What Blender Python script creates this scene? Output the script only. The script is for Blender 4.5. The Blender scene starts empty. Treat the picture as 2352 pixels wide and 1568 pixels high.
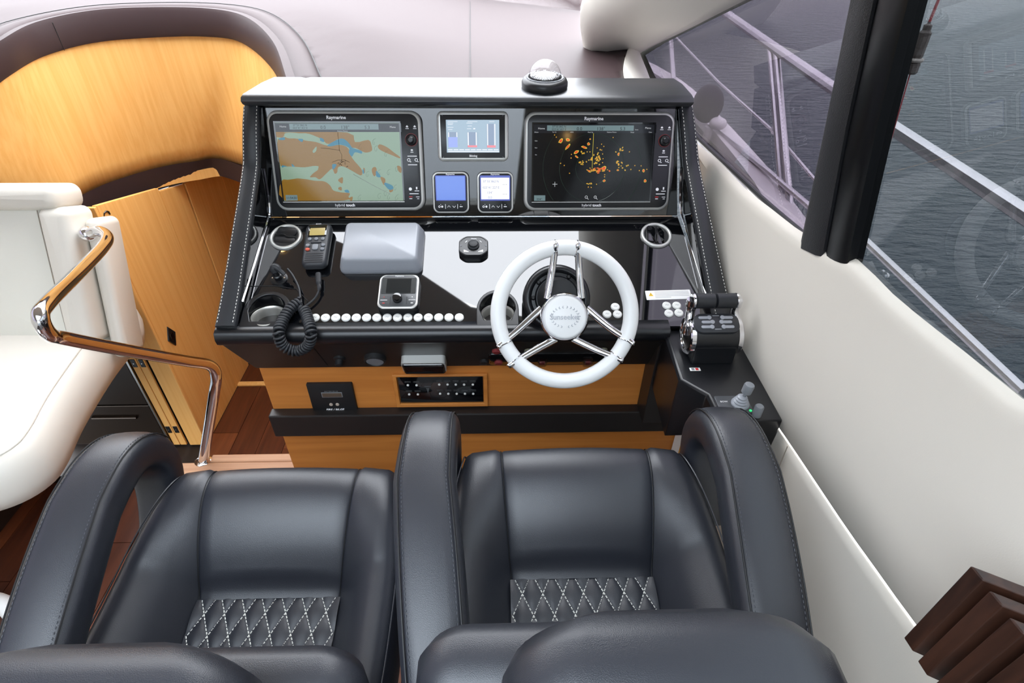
import bpy, bmesh, math, random
from mathutils import Vector, Matrix
random.seed(7)
S = bpy.context.scene
COL = S.collection

# ------------------------------------------------------------------ camera
FPX, PITCH, YAW, ROLL, CAMZ = 1300.0, math.radians(38), math.radians(2), math.radians(0.7), 1.7
_f = Vector((math.sin(YAW)*math.cos(PITCH), math.cos(YAW)*math.cos(PITCH), -math.sin(PITCH)))
_r0 = Vector((math.cos(YAW), -math.sin(YAW), 0)); _u0 = _r0.cross(_f)
_R = _r0*math.cos(ROLL) + _u0*math.sin(ROLL); _U = _u0*math.cos(ROLL) - _r0*math.sin(ROLL)
EYE = Vector((0, 0, CAMZ))
cd = bpy.data.cameras.new('camera'); cam = bpy.data.objects.new('camera', cd); COL.objects.link(cam)
cd.sensor_fit = 'HORIZONTAL'; cd.sensor_width = 36.0; cd.lens = FPX/2352*36.0; cd.clip_start = 0.02; cd.clip_end = 500
cam.matrix_world = Matrix.Translation(EYE) @ Matrix((_R, _U, -_f)).transposed().to_4x4()
S.camera = cam
# ------------------------------------------------------------------ sky, exposure
W = bpy.data.worlds.new('overcast'); S.world = W; W.use_nodes = True
SKY = 13.5
# overcast sky: three times brighter overhead than at the horizon
wn = W.node_tree; bg = wn.nodes['Background']; bg.inputs['Color'].default_value = (0.93, 0.965, 1.0, 1)
wt = wn.nodes.new('ShaderNodeTexCoord'); wsx = wn.nodes.new('ShaderNodeSeparateXYZ'); wmx = wn.nodes.new('ShaderNodeMath'); wmx.operation = 'MAXIMUM'; wmx.inputs[1].default_value = 0.0
wma = wn.nodes.new('ShaderNodeMath'); wma.operation = 'MULTIPLY_ADD'; wma.inputs[1].default_value = SKY*2/3; wma.inputs[2].default_value = SKY/3
wn.links.new(wt.outputs['Generated'], wsx.inputs[0]); wn.links.new(wsx.outputs['Z'], wmx.inputs[0]); wn.links.new(wmx.outputs[0], wma.inputs[0]); wn.links.new(wma.outputs[0], bg.inputs['Strength'])
cy = S.cycles; cy.max_bounces = 8; cy.diffuse_bounces = 4; cy.glossy_bounces = 4; cy.transmission_bounces = 4; cy.transparent_max_bounces = 10; cy.caustics_refractive = False; cy.adaptive_threshold = 0.02
vs = S.view_settings; vs.view_transform = 'Standard'; vs.look = 'None'; vs.gamma = 1.0; vs.use_curve_mapping = False; vs.exposure = 0.25

# ------------------------------------------------------------------ planning rays: a sight line met with a real plane of the boat
def ray(u, v): return _f + _R*((u-1176)/FPX) - _U*((v-784)/FPX)
def pl(u, v, p, n):
    r = ray(u, v); n = Vector(n); return EYE + r*((Vector(p)-EYE).dot(n)/r.dot(n))
def ax(u, v, x): return pl(u, v, (x, 0, 0), (1, 0, 0))
def ay(u, v, y): return pl(u, v, (0, y, 0), (0, 1, 0))
def az(u, v, z): return pl(u, v, (0, 0, z), (0, 0, 1))
def atd(u, v, d): return EYE + ray(u, v)*d

# ------------------------------------------------------------------ materials
def lin(c):
    c = c/255.0
    return c/12.92 if c <= 0.04045 else ((c+0.055)/1.055)**2.4
def rgb(r, g, b): return (lin(r), lin(g), lin(b), 1)
MATS = {}
def pm(name, col, rough=0.5, metal=0.0, spec=0.5, coat=0.0, emis=None, estr=0.0, bump=None, vary=None, trans=0.0, ior=1.5):
    """procedural principled material; bump=(scale, strength, kind), vary=(scale vec, colour b, lo, hi, distortion)"""
    if name in MATS: return MATS[name]
    m = bpy.data.materials.new(name); m.use_nodes = True; nt = m.node_tree; b = nt.nodes['Principled BSDF']
    b.inputs['Base Color'].default_value = rgb(*col); b.inputs['Roughness'].default_value = rough
    b.inputs['Metallic'].default_value = metal; b.inputs['Specular IOR Level'].default_value = spec
    b.inputs['Coat Weight'].default_value = coat; b.inputs['Coat Roughness'].default_value = 0.03
    b.inputs['Transmission Weight'].default_value = trans; b.inputs['IOR'].default_value = ior
    if emis: b.inputs['Emission Color'].default_value = rgb(*emis); b.inputs['Emission Strength'].default_value = estr
    tc = nt.nodes.new('ShaderNodeTexCoord')
    if bump:
        t = nt.nodes.new('ShaderNodeTexVoronoi' if bump[2] == 'v' else 'ShaderNodeTexNoise')
        t.inputs['Scale'].default_value = bump[0]
        nt.links.new(tc.outputs['Object'], t.inputs['Vector'])
        bp = nt.nodes.new('ShaderNodeBump'); bp.inputs['Strength'].default_value = bump[1]; bp.inputs['Distance'].default_value = 0.002
        nt.links.new(t.outputs[0], bp.inputs['Height']); nt.links.new(bp.outputs[0], b.inputs['Normal'])
    if vary:
        mp = nt.nodes.new('ShaderNodeMapping'); mp.inputs['Scale'].default_value = vary[0]
        nz = nt.nodes.new('ShaderNodeTexNoise'); nz.inputs['Scale'].default_value = 1.0; nz.inputs['Detail'].default_value = 6
        nz.inputs['Distortion'].default_value = vary[4] if len(vary) > 4 else 0
        cr = nt.nodes.new('ShaderNodeValToRGB'); cr.color_ramp.elements[0].position = vary[2]; cr.color_ramp.elements[1].position = vary[3]
        cr.color_ramp.elements[0].color = rgb(*col); cr.color_ramp.elements[1].color = rgb(*vary[1])
        nt.links.new(tc.outputs['Object'], mp.inputs[0]); nt.links.new(mp.outputs[0], nz.inputs['Vector'])
        nt.links.new(nz.outputs[0], cr.inputs[0]); nt.links.new(cr.outputs[0], b.inputs['Base Color'])
    MATS[name] = m
    return m
def glass_mat(name, tint, rough=0.0, ior=1.5):
    m = bpy.data.materials.new(name); m.use_nodes = True; nt = m.node_tree; nt.nodes.clear()
    o = nt.nodes.new('ShaderNodeOutputMaterial'); mix = nt.nodes.new('ShaderNodeMixShader')
    t = nt.nodes.new('ShaderNodeBsdfTransparent'); t.inputs[0].default_value = (*tint, 1)
    g = nt.nodes.new('ShaderNodeBsdfGlossy'); g.inputs['Roughness'].default_value = rough
    fr = nt.nodes.new('ShaderNodeFresnel'); geo = nt.nodes.new('ShaderNodeNewGeometry')
    io = nt.nodes.new('ShaderNodeMapRange'); io.inputs['To Min'].default_value = ior; io.inputs['To Max'].default_value = 1/ior   # same sheet from both sides
    nt.links.new(geo.outputs['Backfacing'], io.inputs['Value']); nt.links.new(io.outputs[0], fr.inputs[0])
    nt.links.new(fr.outputs[0], mix.inputs[0]); nt.links.new(t.outputs[0], mix.inputs[1]); nt.links.new(g.outputs[0], mix.inputs[2])
    nt.links.new(mix.outputs[0], o.inputs[0]); MATS[name] = m
    return m
leather = pm('black_leather', (33, 35, 42), 0.39, spec=0.70, bump=(900, 0.12, 'v'))
leather_pad = pm('black_stitched_leather', (30, 32, 36), 0.42, bump=(1200, 0.10, 'v'))
white_leather = pm('white_leather', (216, 211, 201), 0.45, bump=(700, 0.08, 'v'))
wheel_leather = pm('wheel_leather', (230, 230, 229), 0.38, bump=(1500, 0.05, 'v'))
cream = pm('cream_vinyl', (214, 207, 196), 0.55, bump=(500, 0.05, 'n'))
headliner = pm('headliner', (236, 232, 222), 0.6, bump=(600, 0.05, 'n'))
brown_leather = pm('brown_leather', (60, 47, 48), 0.5, spec=0.2, bump=(800, 0.10, 'v'))
wood = pm('honey_wood', (240, 188, 114), 0.5, spec=0.25, vary=((70, 70, 1.2), (232, 174, 98), 0.35, 0.65, 0.2), bump=(240, 0.02, 'n'))
wood_x = pm('honey_wood_console', (198, 126, 58), 0.42, vary=((1.4, 30, 30), (182, 111, 47), 0.38, 0.62, 0.4))
gloss_black = pm('gloss_black', (9, 10, 13), 0.03, spec=0.95)
hood_leather = pm('hood_leather', (46, 48, 52), 0.30, spec=1.0, bump=(1200, 0.06, 'v'))
satin_black = pm('satin_black', (20, 21, 24), 0.32)
matt_black = pm('matt_black', (16, 16, 18), 0.55)
brown_black = pm('brown_black_trim', (30, 26, 25), 0.45)
bezel_black = pm('bezel_black', (26, 28, 32), 0.30)
rubber = pm('rubber', (30, 32, 36), 0.5)
grey_plastic = pm('grey_plastic', (150, 153, 160), 0.30)
mid_grey = pm('mid_grey_plastic', (120, 123, 128), 0.45)
silver = pm('silver', (206, 206, 202), 0.32, metal=0.45)
chrome = pm('chrome', (225, 225, 228), 0.06, metal=1.0)
steel = pm('steel', (205, 203, 198), 0.22, metal=1.0)
bronze = pm('bronze_drawer', (52, 42, 34), 0.3, metal=0.5)
btn_white = pm('button_white', (222, 222, 218), 0.4)
print_white = pm('print_white', (235, 235, 238), 0.6, emis=(235, 235, 238), estr=0.12)
print_grey = pm('print_grey', (130, 132, 136), 0.6)
print_black = pm('print_black', (18, 20, 24), 0.6)
print_red = pm('print_red', (200, 40, 40), 0.5)
label_white = pm('label_white', (238, 238, 236), 0.5)
label_yellow = pm('label_yellow', (232, 190, 50), 0.5)
label_orange = pm('label_orange', (228, 168, 50), 0.5)
stitch_white = pm('stitch_white', (226, 224, 216), 0.7)
stitch_dark = pm('stitch_dark', (74, 76, 82), 0.7)
gelcoat = pm('white_gelcoat', (214, 206, 208), 0.35)
seal = pm('window_seal', (18, 18, 20), 0.45)
tread = pm('light_tread', (196, 152, 118), 0.5, vary=((2, 60, 20), (176, 130, 98), 0.4, 0.65))
slat_wood = pm('wenge', (62, 38, 28), 0.35, vary=((60, 60, 5), (40, 24, 18), 0.4, 0.65, 0.6))
planks_m = [pm('plank_%d' % i, c, 0.33, vary=((40, 3, 20), d, 0.35, 0.7, 0.5)) for i, (c, d) in enumerate(
    [((96, 50, 28), (70, 34, 20)), ((78, 40, 24), (58, 28, 17)), ((122, 68, 38), (96, 50, 28)), ((108, 56, 30), (82, 42, 24))])]

# ------------------------------------------------------------------ mesh helpers
def circ_dir(pts, i, closed):
    n = len(pts)
    a = pts[(i-1) % n] if closed or i > 0 else pts[i]
    b = pts[(i+1) % n] if closed or i < n-1 else pts[i]
    d = b-a
    return d.normalized() if d.length > 1e-9 else Vector((0, 0, 1))
def catmull(pts, k=6, closed=False):
    P = [Vector(p) for p in pts]; n = len(P); out = []
    rng = range(n if closed else n-1)
    for i in rng:
        p0 = P[(i-1) % n] if closed or i > 0 else P[i]*2-P[i+1]
        p1, p2 = P[i], P[(i+1) % n]
        p3 = P[(i+2) % n] if closed or i < n-2 else P[i+1]*2-P[i]
        for j in range(k):
            t = j/k
            out.append(0.5*((2*p1)+(p2-p0)*t+(2*p0-5*p1+4*p2-p3)*t*t+(3*p1-p0-3*p2+p3)*t**3))
    if not closed: out.append(P[-1])
    return out
def resample(pts, n):
    P = [Vector(p) for p in pts]; L = [0]
    for a, b in zip(P, P[1:]): L.append(L[-1]+(b-a).length)
    out = []; j = 0
    for i in range(n):
        s = L[-1]*i/(n-1)
        while j < len(P)-2 and L[j+1] < s: j += 1
        d = L[j+1]-L[j]; t = 0 if d < 1e-9 else (s-L[j])/d
        out.append(P[j].lerp(P[j+1], min(1, t)))
    return out
def rr_outline(w, h, r, n=5, cx=0, cy=0):
    r = max(min(r, w/2-1e-5, h/2-1e-5), 1e-5); o = []
    for qx, qy, a0 in ((1, 1, 0), (-1, 1, 90), (-1, -1, 180), (1, -1, 270)):
        for k in range(n+1):
            a = math.radians(a0+90*k/n)
            o.append((cx+qx*(w/2-r)+r*math.cos(a), cy+qy*(h/2-r)+r*math.sin(a)))
    return o
class G:
    def __init__(s): s.v = []; s.f = []; s.m = []
    def add(s, vs, fs, mi=0):
        o = len(s.v); s.v += [Vector(p) for p in vs]; s.f += [[o+i for i in f] for f in fs]; s.m += [mi]*len(fs); return s
    def xf(s, M):
        s.v = [M @ p for p in s.v]; return s
    def box(s, x0, x1, y0, y1, z0, z1, mi=0):
        return s.add([(x, y, z) for z in (z0, z1) for y in (y0, y1) for x in (x0, x1)],
                     [(0, 2, 3, 1), (4, 5, 7, 6), (0, 1, 5, 4), (2, 6, 7, 3), (0, 4, 6, 2), (1, 3, 7, 5)], mi)
    def rings(s, R, closed=True, cap0=True, cap1=True, mi=0):
        n = len(R[0]); vs = [p for r in R for p in r]; fs = []
        for i in range(len(R)-1):
            for j in range(n if closed else n-1):
                k = (j+1) % n; fs.append((i*n+j, i*n+k, (i+1)*n+k, (i+1)*n+j))
        if cap0: fs.append(list(range(n))[::-1])
        if cap1: fs.append([(len(R)-1)*n+j for j in range(n)])
        return s.add(vs, fs, mi)
    def plate(s, w, h, r, z0, z1, b=0.001, n=5, cx=0, cy=0, mi=0):
        R = [[(x, y, z0) for x, y in rr_outline(w, h, r, n, cx, cy)], [(x, y, z1-b) for x, y in rr_outline(w, h, r, n, cx, cy)],
             [(x, y, z1-b*0.3) for x, y in rr_outline(w-b*0.6, h-b*0.6, r-b*0.3, n, cx, cy)],
             [(x, y, z1) for x, y in rr_outline(w-2*b, h-2*b, r-b, n, cx, cy)]]
        return s.rings(R, mi=mi)
    def lathe(s, prof, n=32, cx=0, cy=0, cap0=True, cap1=True, mi=0, sx=1, sy=1):
        R = [[(cx+sx*r*math.cos(2*math.pi*k/n), cy+sy*r*math.sin(2*math.pi*k/n), z) for k in range(n)] for r, z in prof]
        return s.rings(R, cap0=cap0, cap1=cap1, mi=mi)
    def ringplate(s, outer, inner, z0, z1, mi=0):
        n = len(outer)
        vs = [(x, y, z) for z in (z0, z1) for x, y in outer]+[(x, y, z) for z in (z0, z1) for x, y in inner]
        fs = []
        for j in range(n):
            k = (j+1) % n
            fs += [(j, k, n+k, n+j), (2*n+k, 2*n+j, 3*n+j, 3*n+k), (n+j, n+k, 3*n+k, 3*n+j), (k, j, 2*n+j, 2*n+k)]
        return s.add(vs, fs, mi)
    def tube(s, pts, r, n=8, closed=False, caps=True, mi=0, flat=1.0, up=None):
        P = [Vector(p) for p in pts]; N = len(P); rad = r if hasattr(r, '__len__') else [r]*N
        t0 = circ_dir(P, 0, closed); nrm = Vector(up) if up else (Vector((0, 0, 1)) if abs(t0.z) < 0.9 else Vector((1, 0, 0)))
        R = []
        for i in range(N):
            t = circ_dir(P, i, closed)
            if up: nrm = Vector(up)
            nrm = nrm-t*nrm.dot(t)
            nrm = nrm.normalized() if nrm.length > 1e-6 else t.orthogonal().normalized()
            b = t.cross(nrm)
            R.append([P[i]+(b*math.cos(2*math.pi*k/n)+nrm*flat*math.sin(2*math.pi*k/n))*rad[i] for k in range(n)])
        if closed: R.append(R[0])
        return s.rings(R, cap0=caps and not closed, cap1=caps and not closed, mi=mi)
    def poly(s, pts, z0, z1=None, mi=0):
        n = len(pts)
        if z1 is None: return s.add([(p[0], p[1], z0) for p in pts], [list(range(n))], mi)
        return s.rings([[(p[0], p[1], z0) for p in pts], [(p[0], p[1], z1) for p in pts]], mi=mi)
    def prism_x(s, prof, x0, x1, mi=0):
        a = x0 if hasattr(x0, '__len__') else [x0]*len(prof); b = x1 if hasattr(x1, '__len__') else [x1]*len(prof)
        return s.rings([[(a[i], p[0], p[1]) for i, p in enumerate(prof)], [(b[i], p[0], p[1]) for i, p in enumerate(prof)]], mi=mi)
    def grid(s, rows, mi=0):
        n = len(rows[0]); vs = [p for r in rows for p in r]
        return s.add(vs, [(i*n+j, i*n+j+1, (i+1)*n+j+1, (i+1)*n+j) for i in range(len(rows)-1) for j in range(n-1)], mi)
    def sph(s, c, r, n=12, m=8, sc=(1, 1, 1), mi=0):
        c = Vector(c); R = []
        for i in range(1, m):
            t = math.pi*i/m
            R.append([c+Vector((sc[0]*r*math.sin(t)*math.cos(2*math.pi*k/n), sc[1]*r*math.sin(t)*math.sin(2*math.pi*k/n), -sc[2]*r*math.cos(t))) for k in range(n)])
        return s.rings(R, mi=mi)
    def obj(s, name, mats, parent=None, M=None, smooth=35, bevel=0, seg=2, fix=True, solid=0, sub=0):
        me = bpy.data.meshes.new(name); me.from_pydata([tuple(p) for p in s.v], [], s.f)
        for m in (mats if isinstance(mats, (list, tuple)) else [mats]): me.materials.append(m)
        me.polygons.foreach_set('material_index', s.m)
        if fix:
            bm = bmesh.new(); bm.from_mesh(me); bmesh.ops.recalc_face_normals(bm, faces=bm.faces); bm.to_mesh(me); bm.free()
        if smooth:
            me.polygons.foreach_set('use_smooth', [True]*len(me.polygons)); me.set_sharp_from_angle(angle=math.radians(smooth))
        me.update()
        o = bpy.data.objects.new(name, me); COL.objects.link(o)
        if parent is not None: o.parent = parent
        if M is not None: o.matrix_local = M
        if solid:
            md = o.modifiers.new('thickness', 'SOLIDIFY'); md.thickness = solid; md.offset = -1
        if bevel:
            md = o.modifiers.new('bevel', 'BEVEL'); md.width = bevel; md.segments = seg; md.limit_method = 'ANGLE'; md.angle_limit = math.radians(40)
        if sub:
            md = o.modifiers.new('subd', 'SUBSURF'); md.levels = sub; md.render_levels = sub
        return o
def tag(o, label=None, cat=None, group=None, kind=None):
    if label: o['label'] = label
    if cat: o['category'] = cat
    if group: o['group'] = group
    if kind: o['kind'] = kind
    return o
def thing(name, label, cat, M=None, group=None):
    o = bpy.data.objects.new(name, None); COL.objects.link(o); o.empty_display_size = 0.05
    if M is not None: o.matrix_world = M
    return tag(o, label, cat, group)
def struct(o): o['kind'] = 'structure'; return o
def frame(o, X, Y):
    X = Vector(X).normalized(); Z = X.cross(Vector(Y)).normalized(); Y = Z.cross(X)
    m = Matrix((X, Y, Z)).transposed().to_4x4(); m.translation = Vector(o); return m
T = Matrix.Translation
_tc = {}
def text(s, size, mat, parent, x, y, z, align='CENTER', name='lettering', bold=0.0, shear=0.0, ext=0.0, M=None):
    key = (s, size, bold, shear, ext, align)
    if key not in _tc:
        c = bpy.data.curves.new('t', 'FONT'); c.body = s; c.size = size; c.align_x = align; c.align_y = 'CENTER'; c.offset = bold*size; c.shear = shear
        c.extrude = ext; c.resolution_u = 2
        to = bpy.data.objects.new('t', c); me = bpy.data.meshes.new_from_object(to)
        bpy.data.objects.remove(to); bpy.data.curves.remove(c); _tc[key] = me
    me = _tc[key].copy(); me.name = name; me.materials.clear(); me.materials.append(mat)
    o = bpy.data.objects.new(name, me); COL.objects.link(o); o.parent = parent
    o.matrix_local = T((x, y, z)) if M is None else M
    return o
def circle_pts(cx, cy, r, n=24, a0=0, a1=360): return [(cx+r*math.cos(math.radians(a0+(a1-a0)*k/n)), cy+r*math.sin(math.radians(a0+(a1-a0)*k/n))) for k in range(n)]

def pillow_g(g, w, h, r, z0, z1, b, k=4, cx=0, cy=0, crown=0.0, mi=0, n=6):
    """rounded cushion block: quarter-round edges, optional crown"""
    R = [[(x, y, z0) for x, y in rr_outline(w-2*b*0.6, h-2*b*0.6, r, n, cx, cy)]]
    R.append([(x, y, z0+b*0.5) for x, y in rr_outline(w, h, r, n, cx, cy)])
    for i in range(k+1):
        a = math.pi/2*i/k; d = b*(1-math.cos(a))
        R.append([(x, y, z1-b+b*math.sin(a)) for x, y in rr_outline(w-2*d, h-2*d, max(r-d, 0.002), n, cx, cy)])
    if crown:
        for t in (0.6, 0.25):
            R.append([(x, y, z1+crown*(1-t*t)) for x, y in rr_outline((w-2*b)*t, (h-2*b)*t, max(r-b, 0.004)*t, n, cx, cy)])
    g.rings(R, mi=mi)
    return g
# =================================================================== THE BOAT'S SHELL
# --- helm sole: dark planks on a base
fl = struct(G().box(-2.35, 0.66, -2.3, 1.40, -0.06, -0.012).obj('floor', pm('sole_base', (30, 18, 12), 0.6), smooth=0))
def plank_field(parent, x0, x1, y0, y1, z, w, lens):
    x = x0; i = 0
    while x < x1-0.02:
        y = y0-random.uniform(0, lens[0]); xe = min(x+w, x1)
        while y < y1:
            ye = y+random.uniform(*lens); a, b = max(y, y0), min(ye, y1)
            if b-a > 0.03:
                G().box(x+0.0012, xe-0.0012, a+0.0012, b-0.0012, z-0.012, z).obj('plank', random.choice(planks_m), parent, smooth=0)
            y = ye
        x += w
plank_field(fl, -1.95, -0.1, 0.0, 1.36, 0.0, 0.105, (0.5, 1.1))
# --- top step and lower passage sole
tr = struct(G().box(-1.34, -0.66, 1.36, 1.445, -0.035, 0.002).obj('trim_1', tread, bevel=0.006))
tr2 = struct(G().box(-1.10, -0.66, 1.446, 1.485, -0.035, 0.0).obj('trim_2', tread, bevel=0.005))
struct(G().box(-1.34, -0.66, 1.38, 1.42, -0.5, -0.036).obj('wall_step', wood, smooth=0))
lf = struct(G().box(-2.2, -0.5, 1.43, 3.4, -0.56, -0.512).obj('floor_passage', pm('sole_base', (30, 18, 12), 0.6), smooth=0))
plank_field(lf, -1.474, -0.66, 1.44, 3.3, -0.5, 0.13, (0.45, 0.9))
struct(G().box(-1.474, -0.66, 2.42, 2.45, -0.5, -0.485).obj('trim_3', wood, bevel=0.004))
# --- port side of the passage: upright wood panels facing the stairs
pw = struct(G().box(-1.56, -1.492, 2.0, 3.3, -0.5, 0.60).obj('wall_passage', pm('dark_gap', (14, 11, 10), 0.7), smooth=0))
for a, b in ((2.0, 2.408), (2.411, 2.612), (2.628, 3.0), (3.003, 3.3)):
    ta, tb = [0.792-0.255*(min(q, 2.65)-2.0)-(0.014 if a > 2.4 else 0) for q in (a, b)]
    G().add([(x, y, z) for x in (-1.492, -1.475) for y, z in ((a, -0.5), (b, -0.5), (b, tb), (a, ta))], [(0, 1, 2, 3), (7, 6, 5, 4), (0, 4, 5, 1), (1, 5, 6, 2), (2, 6, 7, 3), (3, 7, 4, 0)]).obj('panel', wood, pw, smooth=0, bevel=0.002)
G().box(-1.560, -1.475, 1.985, 1.999, -0.5, 0.79).obj('jamb', wood, pw, bevel=0.003)
G().add([(-1.4745, 2.079+dy, 0.123+dz) for dy, dz in ((-0.035, 0), (0, -0.055), (0.035, 0), (0, 0.055))] +
        [(-1.470, 2.079+dy, 0.123+dz) for dy, dz in ((-0.033, 0), (0, -0.052), (0.033, 0), (0, 0.052))],
        [(4, 5, 6, 7), (0, 1, 5, 4), (1, 2, 6, 5), (2, 3, 7, 6), (3, 0, 4, 7)]).obj('switch_plate', satin_black, pw, smooth=0)
G().box(-1.4708, -1.4675, 2.066, 2.092, 0.105, 0.141).obj('rocker', gloss_black, pw, bevel=0.002)
cl = G(); cl.tube([(-1.4745+0.003*math.sin(k), 2.03+0.018*math.cos(k*0.7), 0.735+0.02*math.sin(k*0.7)) for k in range(9)], 0.003, 6)
cl.obj('hook', bronze, pw)
struct(G().box(-1.6, -0.4, 3.3, 3.36, -0.5, 0.9).obj('wall_front', wood, smooth=0))
struct(G().box(-0.66, -0.62, 1.45, 3.3, -0.5, 0.9).obj('wall_passage_right', wood, smooth=0))
pan = struct(G().box(-1.32, -0.95, 3.22, 3.27, -0.5, 0.9).obj('door_1', pm('olive_cloth', (150, 138, 104), 0.7), smooth=0, bevel=0.004))

# --- concave wood wall round the companionway, with leather bound edges
def sst(t): t = min(1, max(0, t)); return t*t*(3-2*t)
def zf(x, y):
    """height of the dashboard top"""
    return 1.278+0.080*sst((y-1.72)/0.6)*sst((0.1-x)/0.8)
def on_top(u, v):
    r = ray(u, v); d = 1.2
    for _ in range(4000):
        p = EYE+r*d
        if p.z < zf(p.x, p.y): break
        d += 0.001
    return p
ZB = 0.74
topk = [ay(-140, 225, 1.93), ay(-72, 150, 2.0)]+[ay(u, v, y) for u, v, y in ((0, 93, 2.12), (79, 53, 2.30), (207, 26, 2.45), (345, 18, 2.54), (483, 21, 2.52), (570, 40, 2.40), (634, 97, 2.12), (672, 198, 1.72))]
botk = [Vector((-1.84, 1.955, ZB)), Vector((-1.79, 2.0, ZB)), Vector((-1.74, 2.07, ZB))]+[az(u, v, ZB) for u, v in ((165, 460), (240, 425), (350, 390), (440, 373), (520, 368))]+[Vector((-0.90, 2.30, ZB)), Vector((-0.67, 1.80, ZB))]
topc = catmull(topk, 7); botc = catmull(botk, 7); NC = len(topc)
def inward(c, i):
    t = circ_dir(c, i, False); n = Vector((t.y, -t.x, 0)).normalized()
    return n
g = G(); rows = []
for k in range(9):
    rows.append([botc[i].lerp(topc[i]+Vector((0, 0, -0.03)), k/8) for i in range(NC)])
g.grid(rows); cw = struct(g.obj('wall_curved', wood, solid=-0.02, smooth=60))
def band(c, o, h, off):
    """leather binding that follows the wall's own lean from edge c towards the other edge o"""
    R = []
    for i in range(NC):
        n = inward(c, i); p = c[i]; d = (o[i]-c[i]).normalized(); b = p-n*0.03
        R.append([p+n*off-d*0.004, p+n*(off+0.005)+d*0.010, p+n*(off+0.005)+d*(h-0.012), p+n*off+d*h, b+d*h, b-d*0.002])
    return G().rings(R)
band(topc, botc, 0.105, 0.010).obj('edge_binding', brown_leather, cw, smooth=50)
band(botc, topc, -0.085, 0.010).obj('lower_edge_binding', brown_leather, cw, smooth=50)
for i in (23, 55):
    n = inward(topc, i); p = topc[i]+n*0.0160
    G().tube([p+Vector((0, 0, -0.1)), p+Vector((0, 0, -0.01)), p-n*0.02+Vector((0, 0, 0.0015))], 0.0012, 5).obj('seam', matt_black, cw)

struct(G().poly([(p.x, p.y) for p in botc]+[(-0.62, 1.75), (-0.62, 3.4), (-2.4, 3.4)], 0.657, 0.70).obj('ceiling_passage', wood, smooth=0))
struct(G().box(-2.40, botk[0].x+0.03, 1.955, 1.985, 0.42, 1.26).obj('wall_left_front', wood, smooth=0))
struct(G().box(-2.40, topk[0].x+0.02, 1.90, 2.06, 1.255, 1.325).obj('trim_13', brown_leather, smooth=0, bevel=0.01))
# --- dashboard top from the binding out to the foot of the windscreen
dt = thing('dashboard_top', 'wide dark brown leather dashboard top shining under the windscreen', 'dashboard', T((0, 2.5, 1.25)))
off = Vector((0, -2.5, -1.25))
bind = [p-inward(topc, i)*0.085+Vector((0, 0, 0.004)) for i, p in enumerate(topc)]
G().grid([[p+off for p in topc], [p.lerp(q, 0.5)+off+Vector((0, 0, 0.006)) for p, q in zip(topc, bind)], [p+off for p in bind]]).obj('edge_strip', brown_leather, dt, solid=0.006)
hole = [p-inward(topc, i)*0.045 for i, p in enumerate(topc)]+[Vector((-0.52, 1.0, 0)), Vector((-2.6, 1.0, 0))]
def inside(x, y, P):
    c = False; n = len(P)
    for i in range(n):
        a, b = P[i], P[(i+1) % n]
        if (a.y > y) != (b.y > y) and x < (b.x-a.x)*(y-a.y)/(b.y-a.y)+a.x: c = not c
    return c
def right_edge(y): return 0.385+0.17*sst((y-1.7)/1.0)
gx, gy, st_ = 78, 60, 0.04
vid, vsk, fsk = {}, [], []
def vtx(i, j):
    if (i, j) not in vid:
        y = 1.70+j*st_; x = min(-2.55+i*st_, right_edge(y)); vid[(i, j)] = len(vsk); q = min(bind, key=lambda p: (p.x-x)**2+(p.y-y)**2); dd = math.hypot(q.x-x, q.y-y); z = (q.z-0.006)+(zf(x, y)-q.z+0.006)*sst(dd/0.3)
        vsk.append(Vector((x, y, z))+off)
    return vid[(i, j)]
for i in range(gx):
    for j in range(gy):
        x, y = -2.55+(i+0.5)*st_, 1.70+(j+0.5)*st_
        if not inside(x, y, hole) and x < right_edge(y)+st_*0.5 and y < 3.75-0.35*max(0, x)-0.12*max(0, -x-0.8)**2: fsk.append((vtx(i, j), vtx(i+1, j), vtx(i+1, j+1), vtx(i, j+1)))
G().add(vsk, fsk).obj('top_skin', brown_leather, dt, solid=0.008, smooth=60)
G().tube([p+off+Vector((0, 0, 0.003)) for p in bind], 0.0016, 5).obj('seam', matt_black, dt)
sp = [on_top(1080, v) for v in (200, 120, 60, 25, 5)]
G().tube([p+off+Vector((0, 0, 0.003)) for p in catmull(sp, 5)], 0.0014, 5).obj('seam', matt_black, dt)
# cream shelf between the dashboard and the foot of the side window
rows = []
for k in range(20):
    y = 1.66+1.25*k/19; e = right_edge(y)
    rows.append([Vector((e-0.01, y, zf(e, y)-0.03)), Vector((e+0.004, y, zf(e, y)+0.006)), Vector((e+0.02, y, zf(e, y)+0.004)), Vector((e+0.5*(0.655-e), y, 1.20)), Vector((0.655, y, 1.045+0.0*y)), Vector((0.70, y, 1.03))])
struct(G().grid(rows).obj('trim_10', headliner, smooth=60))

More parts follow.
